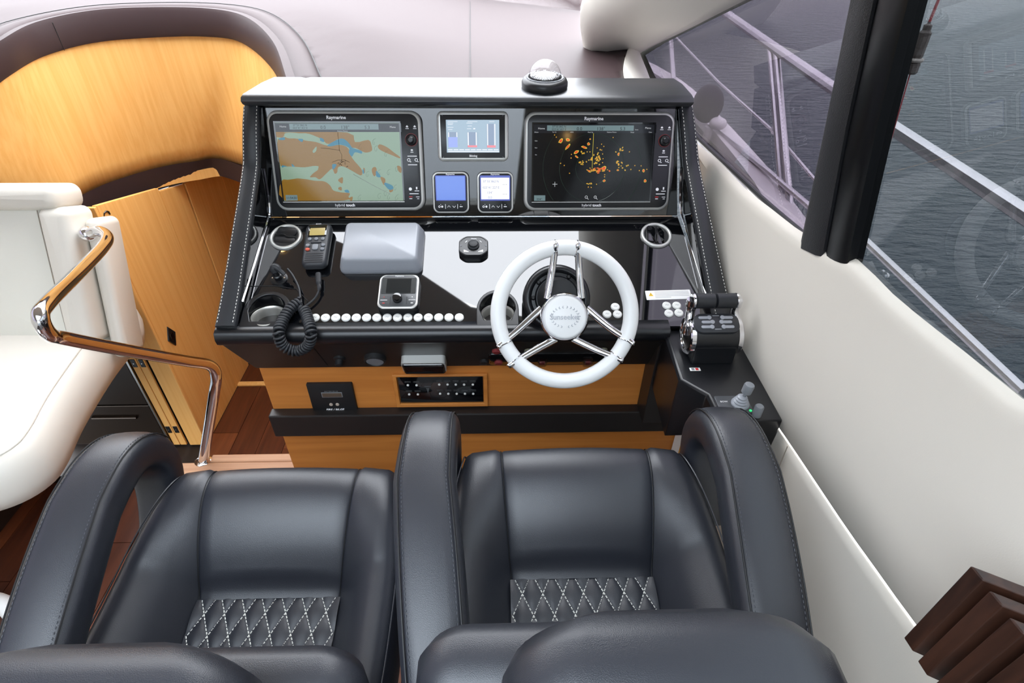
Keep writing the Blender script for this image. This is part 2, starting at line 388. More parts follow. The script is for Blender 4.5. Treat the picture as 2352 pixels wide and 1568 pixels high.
# --- starboard lining below the side windows
GX, GT = 0.68, 0.15
def gp(u, v): return pl(u, v, (GX, 0, 1.07), (1, 0, GT))
sill = [ax(u, v, 0.648) for u, v in ((1500, 240), (1570, 310), (1640, 370), (1700, 432), (1760, 480), (1830, 535), (1868, 552), (1900, 575), (1935, 590), (1965, 604), (2030, 672), (2100, 732), (2220, 828), (2352, 935), (2700, 1210))]
seam = [ax(u, v, 0.635) for u, v in ((1600, 690), (1650, 780), (1720, 890), (1765, 955), (1810, 1020), (1880, 1125), (1950, 1230), (2025, 1335), (2100, 1440), (2300, 1700))]
seam = [Vector((0.635, 2.8, 0.66))]+seam+[Vector((0.635, 0.10, 0.83)), Vector((0.66, -2.2, 0.84))]
sill = [Vector((0.648, 2.9, 1.03))]+sill+[Vector((0.66, -2.2, 1.19))]
NS = 90
ss = sorted(resample(catmull(sill, 6), 400), key=lambda p: -p.y); sm = sorted(resample(catmull(seam, 6), 400), key=lambda p: -p.y)
def at_y(c, y):
    for a, b in zip(c, c[1:]):
        if b.y <= y <= a.y: return a.lerp(b, 0 if a.y-b.y < 1e-9 else (a.y-y)/(a.y-b.y))
    return c[0] if y > c[0].y else c[-1]
ys = [2.8-(2.8+2.2)*(k/NS)**0.75 for k in range(NS+1)]
rows = []
for y in ys:
    a = at_y(ss, y); b = at_y(sm, y); a.y = y; b.y = y
    rows.append([Vector((0.668, y, a.z-0.02)), Vector((a.x+0.012, y, a.z+0.001)), Vector((a.x+0.003, y, a.z-0.004)), Vector((a.x-0.003, y, a.z-0.014)), Vector((a.x-0.004, y, a.z-0.03)),
                 a.lerp(b, 0.35)+Vector((-0.012, 0, 0)), a.lerp(b, 0.7)+Vector((-0.012, 0, 0)), b+Vector((-0.004, 0, 0.012)), b+Vector((0.004, 0, 0.002))])
wr = struct(G().grid(rows).obj('wall_right', cream, smooth=70))
rows = []
for y in ys:
    b = at_y(sm, y); b.y = y
    rows.append([b+Vector((0.008, 0, 0.0)), b+Vector((-0.002, 0, -0.003)), b+Vector((-0.006, 0, -0.02)), Vector((0.62, y, b.z-0.2)), Vector((0.63, y, 0.0))])
lp = G().grid(rows).obj('lower_lining', cream, wr, smooth=70)
p = ax(1810, 1022, 0.627)
G().tube([p+Vector((0, 0, -0.004)), p+Vector((-0.002, -0.004, -0.03)), p+Vector((-0.006, -0.02, -0.2))], 0.0012, 5).obj('seam', pm('seam_tan', (150, 140, 128), 0.6), wr)

# --- side windows, seals and the pillar between them
def tint_pane(name, px, mat):
    pts = [gp(u, v) for u, v in px]; n = Vector((1, 0, GT)).normalized()*0.006
    return struct(G().rings([[q for q in pts], [q+n for q in pts]]).obj(name, mat, smooth=0))
tint_front = glass_mat('tinted_glass_mauve', (0.31, 0.295, 0.325), ior=1.28); tint_rear = glass_mat('tinted_glass_green', (0.34, 0.355, 0.365), ior=1.40)
tint_pane('window_1', [(1462, 70), (1570, 0), (1690, -70), (2010, -270), (1885, 566), (1770, 470), (1680, 385), (1600, 312), (1500, 190)], tint_front)
def gx(y, z): return Vector((GX-GT*(z-1.07), y, z))
w2 = [gp(1950, 606), gp(2040, 690), gp(2130, 740), gp(2400, 990), gx(0.2, 1.14), gx(-2.3, 1.14), gx(-2.3, 2.04), gx(0.80, 2.04), gp(2110, 0)]; n2 = Vector((1, 0, GT)).normalized()*0.006
struct(G().rings([w2, [q+n2 for q in w2]]).obj('window_2', tint_rear, smooth=0))
sl1 = G().tube(catmull([gp(u, v)+Vector((-0.004, 0, 0)) for u, v in ((1462, 118), (1500, 192), (1560, 262), (1600, 312), (1680, 387), (1770, 470), (1872, 556))], 5), [0.016]*8+[0.010]*6+[0.0065]*17, 6)
struct(sl1.obj('trim_4', seal))
sl2 = G().tube(catmull([gp(u, v)+Vector((-0.004, 0, 0)) for u, v in ((1462, 118), (1520, 84), (1580, 54), (1700, 0), (1850, -75), (2010, -155))], 5), [0.013]*26, 6)
struct(sl2.obj('trim_5', seal))
n_in = Vector((-1, 0, -GT)).normalized()
def beam(L, Rr, d0, d1):
    a = [gp(*q) for q in L]; b = [gp(*q) for q in Rr]; g = G(); R = []
    for p, q in zip(a, b): R.append([p+n_in*d0, p+n_in*d1*0.8, p.lerp(q, 0.18)+n_in*d1, p.lerp(q, 0.82)+n_in*d1, q+n_in*d1*0.8, q+n_in*d0])
    return g.rings(R)
pil = struct(beam([(1862, 562), (1925, 280), (1985, 0), (2032, -220)], [(1915, 586), (1973, 290), (2040, 0), (2085, -220)], -0.012, 0.028).obj('trim_6', pm('pillar_leather', (30, 30, 33), 0.5, bump=(420, 0.35, 'n')), smooth=50))
struct(beam([(1913, 586), (1971, 290), (2038, 0), (2083, -220)], [(1966, 604), (2040, 280), (2112, 0), (2170, -220)], -0.012, 0.020).obj('trim_7', pm('pillar_gloss', (10, 10, 12), 0.3, spec=0.25), smooth=50))

# --- white lining of the windscreen post running up into the headliner
def gpo(u, v, o): return pl(u, v, (GX-o, 0, 1.07), (1, 0, GT))
fa, fb = ((1446, 124), (1500, 92), (1575, 54), (1690, -4), (1850, -82), (2010, -160)), ((1480, 128), (1525, 100), (1592, 66), (1712, 8), (1870, -68), (2025, -145))
struct(G().rings([[gpo(*p, 0.004), gpo(*p, 0.016), gpo(*q, 0.016), gpo(*q, 0.004)] for p, q in zip(fa, fb)]).obj('trim_11', seal, smooth=0))
struct(G().rings([[gpo(*p, 0.003), gpo(*p, 0.015), gpo(*q, 0.015), gpo(*q, 0.003)] for p, q in (((1446, 124), (1482, 126)), ((1468, 170), (1503, 172)), ((1492, 215), (1530, 222)), ((1560, 285), (1575, 278)))]).obj('trim_12', seal, smooth=0))
right = [gpo(u, v, 0.03) for u, v in fa]+[Vector((0.55, 0.55, 1.78))]
left = [Vector((0.357, 2.32, 1.262)), Vector((0.325, 2.2, 1.33)), ay(1347, 20, 2.1), Vector((0.33, 2.02, 1.52)), Vector((0.36, 1.92, 1.66)), Vector((0.40, 1.75, 1.85)), Vector((0.40, 1.40, 1.985))]
Rr = resample(catmull(right, 6), 24); Ll = resample(catmull(left, 6), 24)
rows = []
for a, b in zip(Ll, Rr):
    mid = a.lerp(b, 0.45)+Vector((-0.045, -0.05, -0.05)); m2 = a.lerp(b, 0.75)+Vector((-0.03, -0.02, -0.04))
    rows.append([a+Vector((0.03, 0.12, 0.05)), a+Vector((0.004, 0.02, 0.01)), a, a.lerp(mid, 0.5)+Vector((-0.008, -0.012, -0.01)), mid, m2, b.lerp(m2, 0.3), b])
post = struct(G().grid(rows).obj('trim_8', headliner, smooth=70, solid=0.02))
G().tube([r[5]+Vector((-0.002, -0.002, -0.003)) for r in rows], 0.0014, 5).obj('seam', pm('seam_tan', (150, 140, 128), 0.6), post)
rows2 = [[gp(1468, 112)+Vector((-0.012, 0, 0)), gp(1440, 112)+Vector((-0.05, -0.03, 0))], [gp(1505, 195)+Vector((-0.012, 0, 0)), gp(1478, 196)+Vector((-0.04, -0.03, 0))], [gp(1560, 265)+Vector((-0.012, 0, 0)), gp(1536, 280)+Vector((-0.03, -0.02, 0))]]
struct(G().grid(rows2).obj('trim_9', headliner, smooth=0, solid=0.01))

# --- headliner with the open sunroof, windscreen, cabin ends
HX0, HX1, HY0, HY1 = -1.55, 0.18, -2.05, 0.30
ce = G()
ce.box(-2.4, HX0, -2.3, HY1, 2.0, 2.06); ce.box(HX1, 0.58, -2.3, HY1, 2.0, 2.06); ce.box(HX0, HX1, -2.3, HY0, 2.0, 2.06)
ce.poly([(-2.4, HY1), (0.58, HY1), (0.58, 1.20), (0.42, 1.36), (-0.12, 1.465), (-0.35, 1.623), (-0.98, 1.88), (-1.7, 1.88), (-2.4, 1.6)], 2.0, 2.06)
ce.box(0.48, 0.60, -2.3, 1.35, 1.93, 2.06)
struct(ce.obj('ceiling', headliner, smooth=0))
struct(G().box(HX0, HX1, HY0, HY1, 2.03, 2.038).obj('window_4', glass_mat('sunroof_glass', (0.72, 0.75, 0.78)), smooth=0))
ws_top = resample([(-2.4, 1.6, 2.03), (-1.7, 1.88, 2.03), (-0.98, 1.88, 2.03), (-0.35, 1.623, 2.03), (-0.12, 1.465, 2.03), (0.42, 1.36, 2.03)], 20)
ws_bot = resample([(-2.3, 2.3, 1.30), (-2.05, 2.95, 1.30), (-1.4, 3.45, 1.30), (-0.6, 3.58, 1.29), (0.05, 3.45, 1.28), (0.42, 3.14, 1.275)], 20)
struct(G().grid([[a.lerp(b, k/4)+Vector((0, 0.12*math.sin(math.pi*k/4), 0.06*math.sin(math.pi*k/4))) for a, b in zip(ws_top, ws_bot)] for k in range(5)]).obj('window_3', glass_mat('clear_glass', (0.86, 0.86, 0.87)), smooth=60, solid=0.006))
struct(G().box(-2.45, -2.36, -2.3, 2.6, -0.06, 1.15).box(-2.45, -2.36, -2.3, 2.6, 1.8, 2.06).box(-2.45, -2.36, -0.6, -0.4, 1.15, 1.8).obj('wall_left', cream, smooth=0))
struct(G().box(-2.41, -2.40, -2.3, 2.6, 1.15, 1.8).obj('window_5', tint_front, smooth=0))
struct(G().box(-2.4, -1.6, -2.36, -2.3, 0, 2.0).box(0.1, 0.66, -2.36, -2.3, 0, 2.0).box(-1.6, 0.1, -2.36, -2.3, 1.85, 2.0).obj('wall_back', cream, smooth=0))
struct(G().box(-1.6, 0.1, -2.34, -2.33, 0, 1.85).obj('door_2', glass_mat('door_glass', (0.55, 0.57, 0.58)), smooth=0))

# =================================================================== OUTSIDE: side deck, rails, sea
sea = G().add([(-60, -60, -1.6), (90, -60, -1.6), (90, 90, -1.6), (-60, 90, -1.6)], [(0, 1, 2, 3)])
sm_ = bpy.data.materials.new('sea_water'); sm_.use_nodes = True; nt = sm_.node_tree; b = nt.nodes['Principled BSDF']
b.inputs['Base Color'].default_value = rgb(34, 44, 52); b.inputs['Roughness'].default_value = 0.12; b.inputs['IOR'].default_value = 1.33
tc = nt.nodes.new('ShaderNodeTexCoord'); mp = nt.nodes.new('ShaderNodeMapping'); mp.inputs['Scale'].default_value = (1.0, 2.6, 1)
nz = nt.nodes.new('ShaderNodeTexNoise'); nz.inputs['Scale'].default_value = 2.4; nz.inputs['Detail'].default_value = 5; nz.inputs['Roughness'].default_value = 0.6
bp = nt.nodes.new('ShaderNodeBump'); bp.inputs['Strength'].default_value = 0.9; bp.inputs['Distance'].default_value = 0.25
nt.links.new(tc.outputs['Object'], mp.inputs[0]); nt.links.new(mp.outputs[0], nz.inputs['Vector']); nt.links.new(nz.outputs[0], bp.inputs['Height']); nt.links.new(bp.outputs[0], b.inputs['Normal'])
tag(sea.obj('sea_water', sm_, smooth=0), 'grey rippled sea water beyond the side windows', 'water', kind='stuff')
# side deck: from the window foot out to a toe rail that closes in towards the bow
dk = [(-2.2, 1.0), (0.3, 1.0), (1.2, 1.005), (1.7, 1.015), (2.2, 1.07), (3.1, 1.10), (3.7, 1.08), (4.4, 0.9), (5.2, 0.4)]
edge = resample(catmull([(x, y, 0.80) for y, x in dk], 6), 40)
inn = resample([(0.70, -2.2, 0.80), (0.70, 2.2, 0.80), (0.66, 3.0, 0.80), (0.4, 3.9, 0.82), (0.0, 4.4, 0.82)], 40)
deck = thing('side_deck', 'pale gelcoat side deck running forward outside the windows', 'deck', T((0, 0, 0)))
G().grid([inn, [a.lerp(b, 0.9) for a, b in zip(inn, edge)]]).obj('deck_skin', pm('deck_grey', (74, 72, 76), 0.5), deck, solid=0.03, smooth=0)
G().rings([[p+Vector((-0.06, 0, -0.02)), p+Vector((-0.06, 0, 0.05)), p+Vector((-0.01, 0, 0.07)), p+Vector((0.04, 0, 0.05)), p+Vector((0.06, 0, -1.5)), p+Vector((0, 0, -1.5))] for p in edge]).obj('toe_rail', gelcoat, deck, smooth=50)
RX = 1.12
railm = pm('rail_steel', (200, 194, 198), 0.25, metal=0.75)
gr = thing('guard_rail', 'stainless steel guard rail with slanted stanchions outside the side windows', 'railing', T((RX, 2.0, 0.85)))
ro = -Vector((RX, 2.0, 0.85))
def rail(px, x, r, name, ext=None):
    P = [ax(u, v, x) for u, v in px]+(ext or [])
    G().tube([q+ro for q in P], r, 10).obj(name, railm, gr)
rail([(1640, 12), (1790, 118), (1930, 215), (2060, 300), (2352, 492), (2700, 722)], RX, 0.019, 'top_rail', )
rail([(1492, 150), (1540, 205), (1660, 310), (1770, 398), (1880, 492), (1990, 555), (2352, 900)], 1.05, 0.011, 'middle_rail')
rail([(1540, 72), (1650, 188), (1780, 305), (1895, 440)], 1.12, 0.006, 'lower_wire')
for (a, c), w in ((((1768, 98), (1800, 480)), 0.013), (((1782, 108), (1815, 485)), 0.013), (((1540, 80), (1548, 195)), 0.014)):
    p, q = ax(*a, RX), ax(*c, 1.05)
    G().tube([p+ro, q+ro], w, 10).obj('stanchion', railm, gr)
p = ax(1785, 300, 1.12)+ro; G().tube([p+Vector((0, 0.02, 0)), p+Vector((0, -0.02, 0))], 0.02, 8).obj('clamp', railm, gr)
p = ax(1632, 262, 1.0)
ff = thing('deck_fitting', 'dark round deck fitting with a pale clamp on the foredeck', 'fitting', T(p))
G().sph((0, 0.06, 0.03), 0.085, 16, 10, (0.8, 1.0, 1.0)).obj('drum', pm('dark_drum', (40, 34, 40), 0.6), ff)
G().sph((0.03, -0.04, -0.03), 0.04, 12, 8, (1, 1, 0.7)).tube([(0, -0.02, -0.05), (0, 0.0, -0.2)], 0.02, 8).obj('clamp', gelcoat, ff)
p = ax(2112, 105, 0.98)
tz = thing('rope_fender', 'frayed grey brown rope bundle hanging on a cord outside the glass', 'rope', T(p))
g = G(); a = ax(2135, 50, 0.98)-p; c = ax(2090, 170, 0.98)-p
g.tube(catmull([a, a.lerp(c, 0.2), a.lerp(c, 0.6), a.lerp(c, 0.75), c], 6), [0.004]*2+[0.010]*4+[0.015]*8+[0.013]*5+[0.016]*5+[0.012], 9, flat=0.8)
g.obj('bundle', pm('rope_grey', (84, 76, 74), 0.9, bump=(300, 0.8, 'n')), tz)
q = a.lerp(c, 0.72); G().lathe([(0.016, -0.004), (0.018, 0), (0.016, 0.004)], 14).obj('whipping', pm('rope_tie', (150, 142, 138), 0.9), tz, M=frame(q, (1, 0, 0), (c-a).orthogonal()))
G().tube([a, a+Vector((0.0, 0.0, 0.20))], 0.003, 6).tube([c, c+Vector((0.02, -0.02, -0.25))], 0.0015, 5).obj('cord', pm('red_cord', (150, 60, 66), 0.8), tz)

# =================================================================== HELM CONSOLE
s20, c20, s69, c69 = math.sin(math.radians(20)), math.cos(math.radians(20)), math.sin(math.radians(67.5)), math.cos(math.radians(67.5))
PA = frame((0, 1.597, 1.115), (1, 0, 0), (0, s20, c20))
DA = frame((0, 1.4, 0.9042), (1, 0, 0), (0, s69, c69))
PAi, DAi = PA.inverted(), DA.inverted()
def LA(u, v): return PAi @ pl(u, v, PA.translation, PA.to_3x3() @ Vector((0, 0, 1)))
def LD(u, v, h=0.0):
    n = DA.to_3x3() @ Vector((0, 0, 1)); return DAi @ pl(u, v, DA.translation+n*h, n)
HC = Vector((-0.08, 1.45, 0.0)); HM = T(-HC)
hc = thing('helm_console', 'black helm console with wood base, screens and raised leather side wings', 'console', T(HC))
def cpart(g, name, mat, **k): return g.obj(name, mat, hc, M=k.pop('M', HM), **k)
# upright panel behind the screens
q = [LA(603, 238), LA(1556, 238), LA(1556, 495), LA(608, 498)]
cpart(G().rings([[(p.x, p.y, -0.02) for p in q], [(p.x, p.y, -0.001) for p in q]]), 'screen_panel', gloss_black, M=HM @ PA, bevel=0.002)
cpart(G().tube([LA(603, 242)+Vector((0, 0, 0.002)), LA(1080, 240)+Vector((0, 0, 0.002)), LA(1556, 242)+Vector((0, 0, 0.002))], 0.0012, 6), 'panel_edge', silver, M=HM @ PA)
# sloping dash: slab with two cup wells cut upright into it
def dash_slab():
    q = [LD(607, 500), LD(1556, 497), LD(1646, 748), LD(540, 755)]
    o = G().rings([[(p.x, p.y, -0.045) for p in q], [(p.x, p.y, 0) for p in q]]).obj('tmp', gloss_black, M=DA, smooth=0)
    return o
CUPS = [(DA @ LD(614, 716), 0.044), (DA @ LD(1143, 712), 0.044)]
def cut_cups(o, name, mat, parent, M, rad):
    for c, _r in CUPS:
        cg = G().lathe([(rad, 0.6), (rad, 1.1)], 40, c.x, c.y).obj('cut', mat, smooth=0)
        md = o.modifiers.new('b', 'BOOLEAN'); md.object = cg; md.operation = 'DIFFERENCE'; md.solver = 'EXACT'
    bpy.context.view_layer.update(); dg = bpy.context.evaluated_depsgraph_get()
    me = bpy.data.meshes.new_from_object(o.evaluated_get(dg)); W0 = o.matrix_world.copy()
    for x in [x for x in bpy.data.objects if x.name.startswith('cut')]+[o]: bpy.data.objects.remove(x)
    me.name = name; me.polygons.foreach_set('use_smooth', [True]*len(me.polygons)); me.set_sharp_from_angle(angle=math.radians(30))
    no = bpy.data.objects.new(name, me); COL.objects.link(no); no.parent = parent; no.matrix_local = M @ W0
    return no
cut_cups(dash_slab(), 'dash_panel', gloss_black, hc, HM, 0.0475)
# chrome / seam edge round the glossy sheet
pts = [LD(u, v, 0.001) for u, v in ((690, 752), (706, 690), (680, 664), (630, 656), (572, 657), (612, 504), (1556, 500))]
cpart(G().tube([Vector((p.x, p.y, 0.001)) for p in pts], 0.0011, 5), 'panel_edge', satin_black, M=HM @ DA)
# satin trays round the cup wells, stainless cups
for k, (c, r) in enumerate(CUPS):
    lc = DAi @ c; w, h = (0.125, 0.098) if k == 0 else (0.112, 0.098)
    arch = [(w/2*math.cos(math.radians(a)), 0.0+0.062*math.sin(math.radians(a))) for a in range(0, 181, 12)]+[(-w/2, -0.05), (w/2, -0.05)]
    hole = []
    for x, y in arch:
        a = math.atan2(y, x); hole.append((0.0475*math.cos(a), 0.0475/s69*math.sin(a)))
    cpart(G().ringplate(arch, hole, 0.0, 0.006), 'cup_tray', satin_black, M=HM @ DA @ T((lc.x, lc.y, 0)), bevel=0.002)
    zr = c.z-0.012
    G0 = G().lathe([(0.046, zr-0.075), (0.046, zr), (0.0435, zr+0.002), (0.0415, zr), (0.040, zr-0.005), (0.038, zr-0.040), (0.0, zr-0.042)], 40, c.x, c.y, cap0=True, cap1=False)
    cpart(G0, 'cup_holder', pm('brushed_steel', (214, 212, 206), 0.38, metal=0.9))
# hood over the screens
hood = [(1.60, 1.262), (1.596, 1.27), (1.60, 1.279), (1.612, 1.285), (1.70, 1.292), (1.78, 1.288), (1.78, 1.24), (1.655, 1.243), (1.61, 1.255)]
cpart(G().prism_x(hood, [-0.672, -0.673, -0.672, -0.668, -0.645, -0.635, -0.635, -0.655, -0.67], [0.541, 0.542, 0.541, 0.538, 0.533, 0.53, 0.53, 0.538, 0.541]), 'hood', hood_leather, smooth=40)
# side wings: shaped cheeks with stitched leather pads and chrome inner edges
def wing(sx, tin, tout, bin_, bout):
    side = [(1.63, 1.245), (1.575, 1.155), (1.545, 1.105), (1.40, 0.985), (1.27, 0.880), (1.185, 0.822), (1.19, 0.79), (1.30, 0.79), (1.66, 0.92), (1.72, 1.245)]
    def X(z, a, b): t = (1.245-z)/(1.245-0.82); return a+(b-a)*min(1, max(0, t))
    xi = [X(z, tin, bin_) for y, z in side]; xo = [X(z, tout, bout) for y, z in side]
    cpart(G().prism_x(side, xi, xo), 'side_wing', gloss_black, smooth=0, bevel=0.003)
    prof = resample(catmull([(0, y, z) for y, z in ((1.632, 1.243), (1.600, 1.20), (1.572, 1.148), (1.54, 1.098), (1.40, 0.982), (1.27, 0.877), (1.192, 0.822))], 6), 30)
    R = []
    for i, p in enumerate(prof):
        t = circ_dir(prof, i, False); n = Vector((0, t.z, -t.y));
        if n.y > 0: n = -n
        a, b = X(p.z, tin, bin_), X(p.z, tout, bout); e = 0.5*(b-a)
        row = []
        for s_, hh in ((0.0, 0.0), (0.02, 0.010), (0.12, 0.015), (0.5, 0.017), (0.88, 0.015), (0.98, 0.010), (1.0, 0.0)):
            row.append(Vector((a+(b-a)*s_, p.y, p.z))+n*hh)
        R.append(row)
    cpart(G().rings(R), 'leather_pad', leather_pad, smooth=60)
    for s_ in (0.13, 0.87):
        st = G(); line = [Vector((X(p.z, tin, bin_)+(X(p.z, tout, bout)-X(p.z, tin, bin_))*s_, p.y, p.z)) for p in resample(prof, 130)]
        for i in range(0, 128, 2):
            t = (line[i+1]-line[i]).normalized(); n = Vector((0, t.z, -t.y)); n = -n if n.y > 0 else n
            st.tube([line[i]+n*0.0155, line[i+1]+n*0.0155], 0.0009, 4)
        so = cpart(st, 'stitching', stitch_white, smooth=0); so['kind'] = 'stuff'
    xi2 = [X(z, tin, bin_)-sx*0.0015 for z in (1.10, 0.99, 0.94, 0.845)]
    ch = catmull([(xi2[0], 1.565, 1.10), (xi2[1], 1.55, 0.99), (xi2[2], 1.50, 0.955), (xi2[3], 1.25, 0.862)], 5)
    cpart(G().tube(ch, 0.004, 6), 'chrome_edge', chrome)
wing(-1, -0.637, -0.682, -0.668, -0.722)
wing(1, 0.514, 0.552, 0.572, 0.628)
# front lip and the tapered apron below it
lip = [(1.205, 0.826), (1.183, 0.823), (1.170, 0.818), (1.165, 0.800), (1.168, 0.785), (1.178, 0.775), (1.23, 0.775), (1.23, 0.80)]
cpart(G().prism_x(lip, -0.722, 0.455), 'front_lip', satin_black, smooth=60)
ap = [(1.176, 0.778), (1.25, 0.634), (1.32, 0.634), (1.32, 0.80), (1.22, 0.80)]
cpart(G().prism_x(ap, [-0.716, -0.690, -0.690, -0.716, -0.716], [0.46, 0.47, 0.47, 0.47, 0.46]), 'apron', brown_black, smooth=0, bevel=0.003)
AP = frame((0, 1.176, 0.778), (1, 0, 0), (0, -0.074, 0.144))
APi = AP.inverted(); apn = AP.to_3x3() @ Vector((0, 0, 1))
def LP(u, v): return APi @ pl(u, v, AP.translation, apn)
def apart(g, name, mat, u, v, parent=None, **k):
    p = LP(u, v); return g.obj(name, mat, hc, M=HM @ AP @ T((p.x, p.y, 0)), **k)
apart(G().lathe([(0.016, 0), (0.016, 0.006), (0.011, 0.008), (0.011, 0.022), (0.008, 0.024)], 20), 'knob', matt_black, 780, 822)
apart(G().lathe([(0.030, 0), (0.030, 0.012), (0.026, 0.016), (0.024, 0.012), (0, 0.012)], 28, cap1=False), 'socket', matt_black, 862, 820)
apart(G().lathe([(0.0235, 0.0125), (0.0235, 0.0145), (0, 0.0155)], 24, cap1=False), 'socket_cap', mid_grey, 862, 820)
lt = pillow_g(G(), 0.118, 0.062, 0.008, 0.0, 0.030, 0.008)
apart(lt, 'latch_pull', gloss_black, 975, 828)
apart(G().ringplate(rr_outline(0.122, 0.066, 0.010), rr_outline(0.112, 0.056, 0.006), 0.0, 0.024), 'latch_rim', silver, 975, 826)
apart(G().plate(0.34, 0.075, 0.014, 0.0, 0.004, 0.001), 'switch_board', gloss_black, 1260, 822)
for u, v, col in ((1112, 826, matt_black), (1145, 828, print_red), (1140, 802, print_red), (1175, 806, print_red), (1214, 802, label_white), (1385, 800, label_white), (1388, 828, matt_black)):
    apart(G().lathe([(0.012, 0.003), (0.012, 0.008), (0.009, 0.011), (0.0, 0.0115)], 18, cap1=False), 'push_switch', pm('dull_red', (120, 40, 42), 0.5) if col is print_red else (pm('dull_ivory', (120, 118, 100), 0.5) if col is label_white else col), u, v)
guard_m = glass_mat('clear_guard', (0.8, 0.8, 0.78))
for u in (1245, 1350):
    apart(G().box(-0.013, 0.013, -0.018, 0.018, 0.004, 0.016), 'guard_cover', guard_m, u, 826, bevel=0.003)
    apart(G().box(-0.008, 0.008, -0.008, 0.008, 0.004, 0.011), 'guarded_switch', pm('dull_red', (120, 40, 42), 0.5), u, 828, bevel=0.002)
text('ENGINE', 0.006, print_grey, hc, 0, 0, 0, M=HM @ AP @ T(LP(1110, 834)+Vector((0, 0, 0.0046))))
# thin seam of the apron
a_, b_ = LP(722, 800), LP(752, 838)
cpart(G().tube([Vector((a_.x, a_.y, 0.0)), Vector((b_.x, b_.y, 0.0))], 0.0014, 5), 'apron_seam', matt_black, M=HM @ AP)
# wooden body, knee bar
cpart(G().box(-0.692, 0.60, 1.27, 1.72, 0.0, 0.70), 'wood_body', wood_x, smooth=0, bevel=0.003)
cpart(G().box(-0.697, 0.535, 1.235, 1.272, 0.363, 0.453), 'knee_bar', brown_black, smooth=0, bevel=0.004)
# recess of the alarm switch panel: four wooden reveals
sx0, sx1, sz0, sz1 = -0.297, -0.040, 0.474, 0.584
cpart(G().ringplate([(sx0-0.012, sz0-0.014), (sx1+0.012, sz0-0.014), (sx1+0.012, sz1+0.008), (sx0-0.012, sz1+0.008)], [(sx0, sz0), (sx1, sz0), (sx1, sz1), (sx0, sz1)], 0, 0.010), 'panel_frame', wood_x, M=HM @ frame((0, 1.27, 0), (1, 0, 0), (0, 0, 1)), smooth=0, bevel=0.002)
# printed round push buttons
def dbutton(u, v, r=0.0108, mark=True):
    p = LD(u, v); o = G().lathe([(r+0.0012, 0), (r+0.0012, 0.002), (r, 0.0032), (r*0.9, 0.0042), (0, 0.0045)], 22, cap1=False).obj('push_button', btn_white, hc, M=HM @ DA @ T((p.x, p.y, 0)))
    if mark:
        G().tube(catmull([(-r*0.4, -0.001, 0.0045), (-r*0.1, 0.0015, 0.0045), (r*0.15, -0.001, 0.0045), (r*0.45, 0.001, 0.0045)], 3), 0.0005, 4).obj('symbol', print_grey, o)
for k in range(15): dbutton(724+(1055-724)*k/14, 730-1.0*k/14, mark=k < 12)
for u, v in ((1413, 705), (1394, 722), (1418, 722), (1441, 721), (1531, 702), (1554, 702), (1536, 720), (1559, 719)): dbutton(u, v)
# caution sticker
p0, p1 = LD(1484, 682), LD(1586, 672)
sg = G(); cx, cy, w_ = (p0.x+p1.x)/2, (p0.y+p1.y)/2, (p1.x-p0.x)
st = G().plate(w_, 0.030, 0.002, 0.0, 0.0008, 0.0002).obj('caution_sticker', label_white, hc, M=HM @ DA @ T((cx, cy, 0)) @ Matrix.Rotation(math.radians(1.5), 4, 'Z'))
G().poly([(-w_*0.44, -0.003), (-w_*0.44+0.013, -0.003), (-w_*0.44+0.0065, 0.009)], 0.0009, 0.0012).obj('warning_triangle', label_yellow, st, smooth=0)
text('!', 0.009, print_black, st, -w_*0.44+0.0065, 0.0015, 0.0014)
for k in range(5): G().box(-w_*0.30, w_*(0.46 if k < 4 else 0.05), 0.0095-0.0045*k, 0.0105-0.0045*k, 0.0009, 0.0010).obj('text_line', print_grey, st, smooth=0)
# starboard ledge carrying the levers
led = [Vector((0.447, 1.215, 0)), Vector((0.436, 1.00, 0)), Vector((0.486, 0.946, 0)), Vector((0.490, 0.86, 0)), Vector((0.630, 0.86, 0)), Vector((0.632, 1.215, 0))]
R = [[p+Vector((0, 0, 0.60)) if i in (0, 1, 5) else p+Vector((0.0, 0, 0.66)) for i, p in enumerate(led)], [p+Vector((0, 0, 0.792)) for p in led], [p+Vector((0.006 if i < 4 else 0, 0, 0.80)) for i, p in enumerate(led)]]
cpart(G().rings(R), 'side_ledge', satin_black, smooth=30, bevel=0.003)
cpart(G().box(0.44, 0.632, 1.19, 1.27, 0.45, 0.80), 'ledge_support', brown_black, smooth=0, bevel=0.002)
lw = G().add([(0.585, 1.262, 0.08), (0.615, 0.95, 0.08), (0.615, 0.95, 0.63), (0.585, 1.262, 0.63), (0.60, 1.262, 0.08), (0.63, 0.95, 0.08), (0.63, 0.95, 0.63), (0.60, 1.262, 0.63)], [(0, 1, 2, 3), (4, 7, 6, 5), (0, 4, 5, 1), (3, 2, 6, 7), (0, 3, 7, 4), (1, 5, 6, 2)])
lwo = cpart(lw, 'white_side_panel', label_white, smooth=0)
LWm = frame((0.584, 1.262, 0.08), Vector((0.03, -0.312, 0)), (0, 0, 1))
def lwp(pts, z, name, mat): G().poly(pts, z, z+0.0006).obj(name, mat, lwo, M=LWm, smooth=0)
lwp([(0.05, 0.17), (0.12, 0.17), (0.12, 0.36), (0.05, 0.36)], 0.0006, 'orange_label', label_orange)
lwp([(0.05, 0.05), (0.11, 0.05), (0.11, 0.155), (0.05, 0.155)], 0.0006, 'black_label', print_black)
lwp([(0.06, 0.38), (0.12, 0.38), (0.09, 0.44)], 0.0006, 'red_triangle', pm('dark_red', (150, 30, 34), 0.5))
text('CAUTION', 0.014, print_black, lwo, 0, 0, 0, M=LWm @ T((0.14, 0.30, 0.001)) @ Matrix.Rotation(math.pi/2, 4, 'Z'))
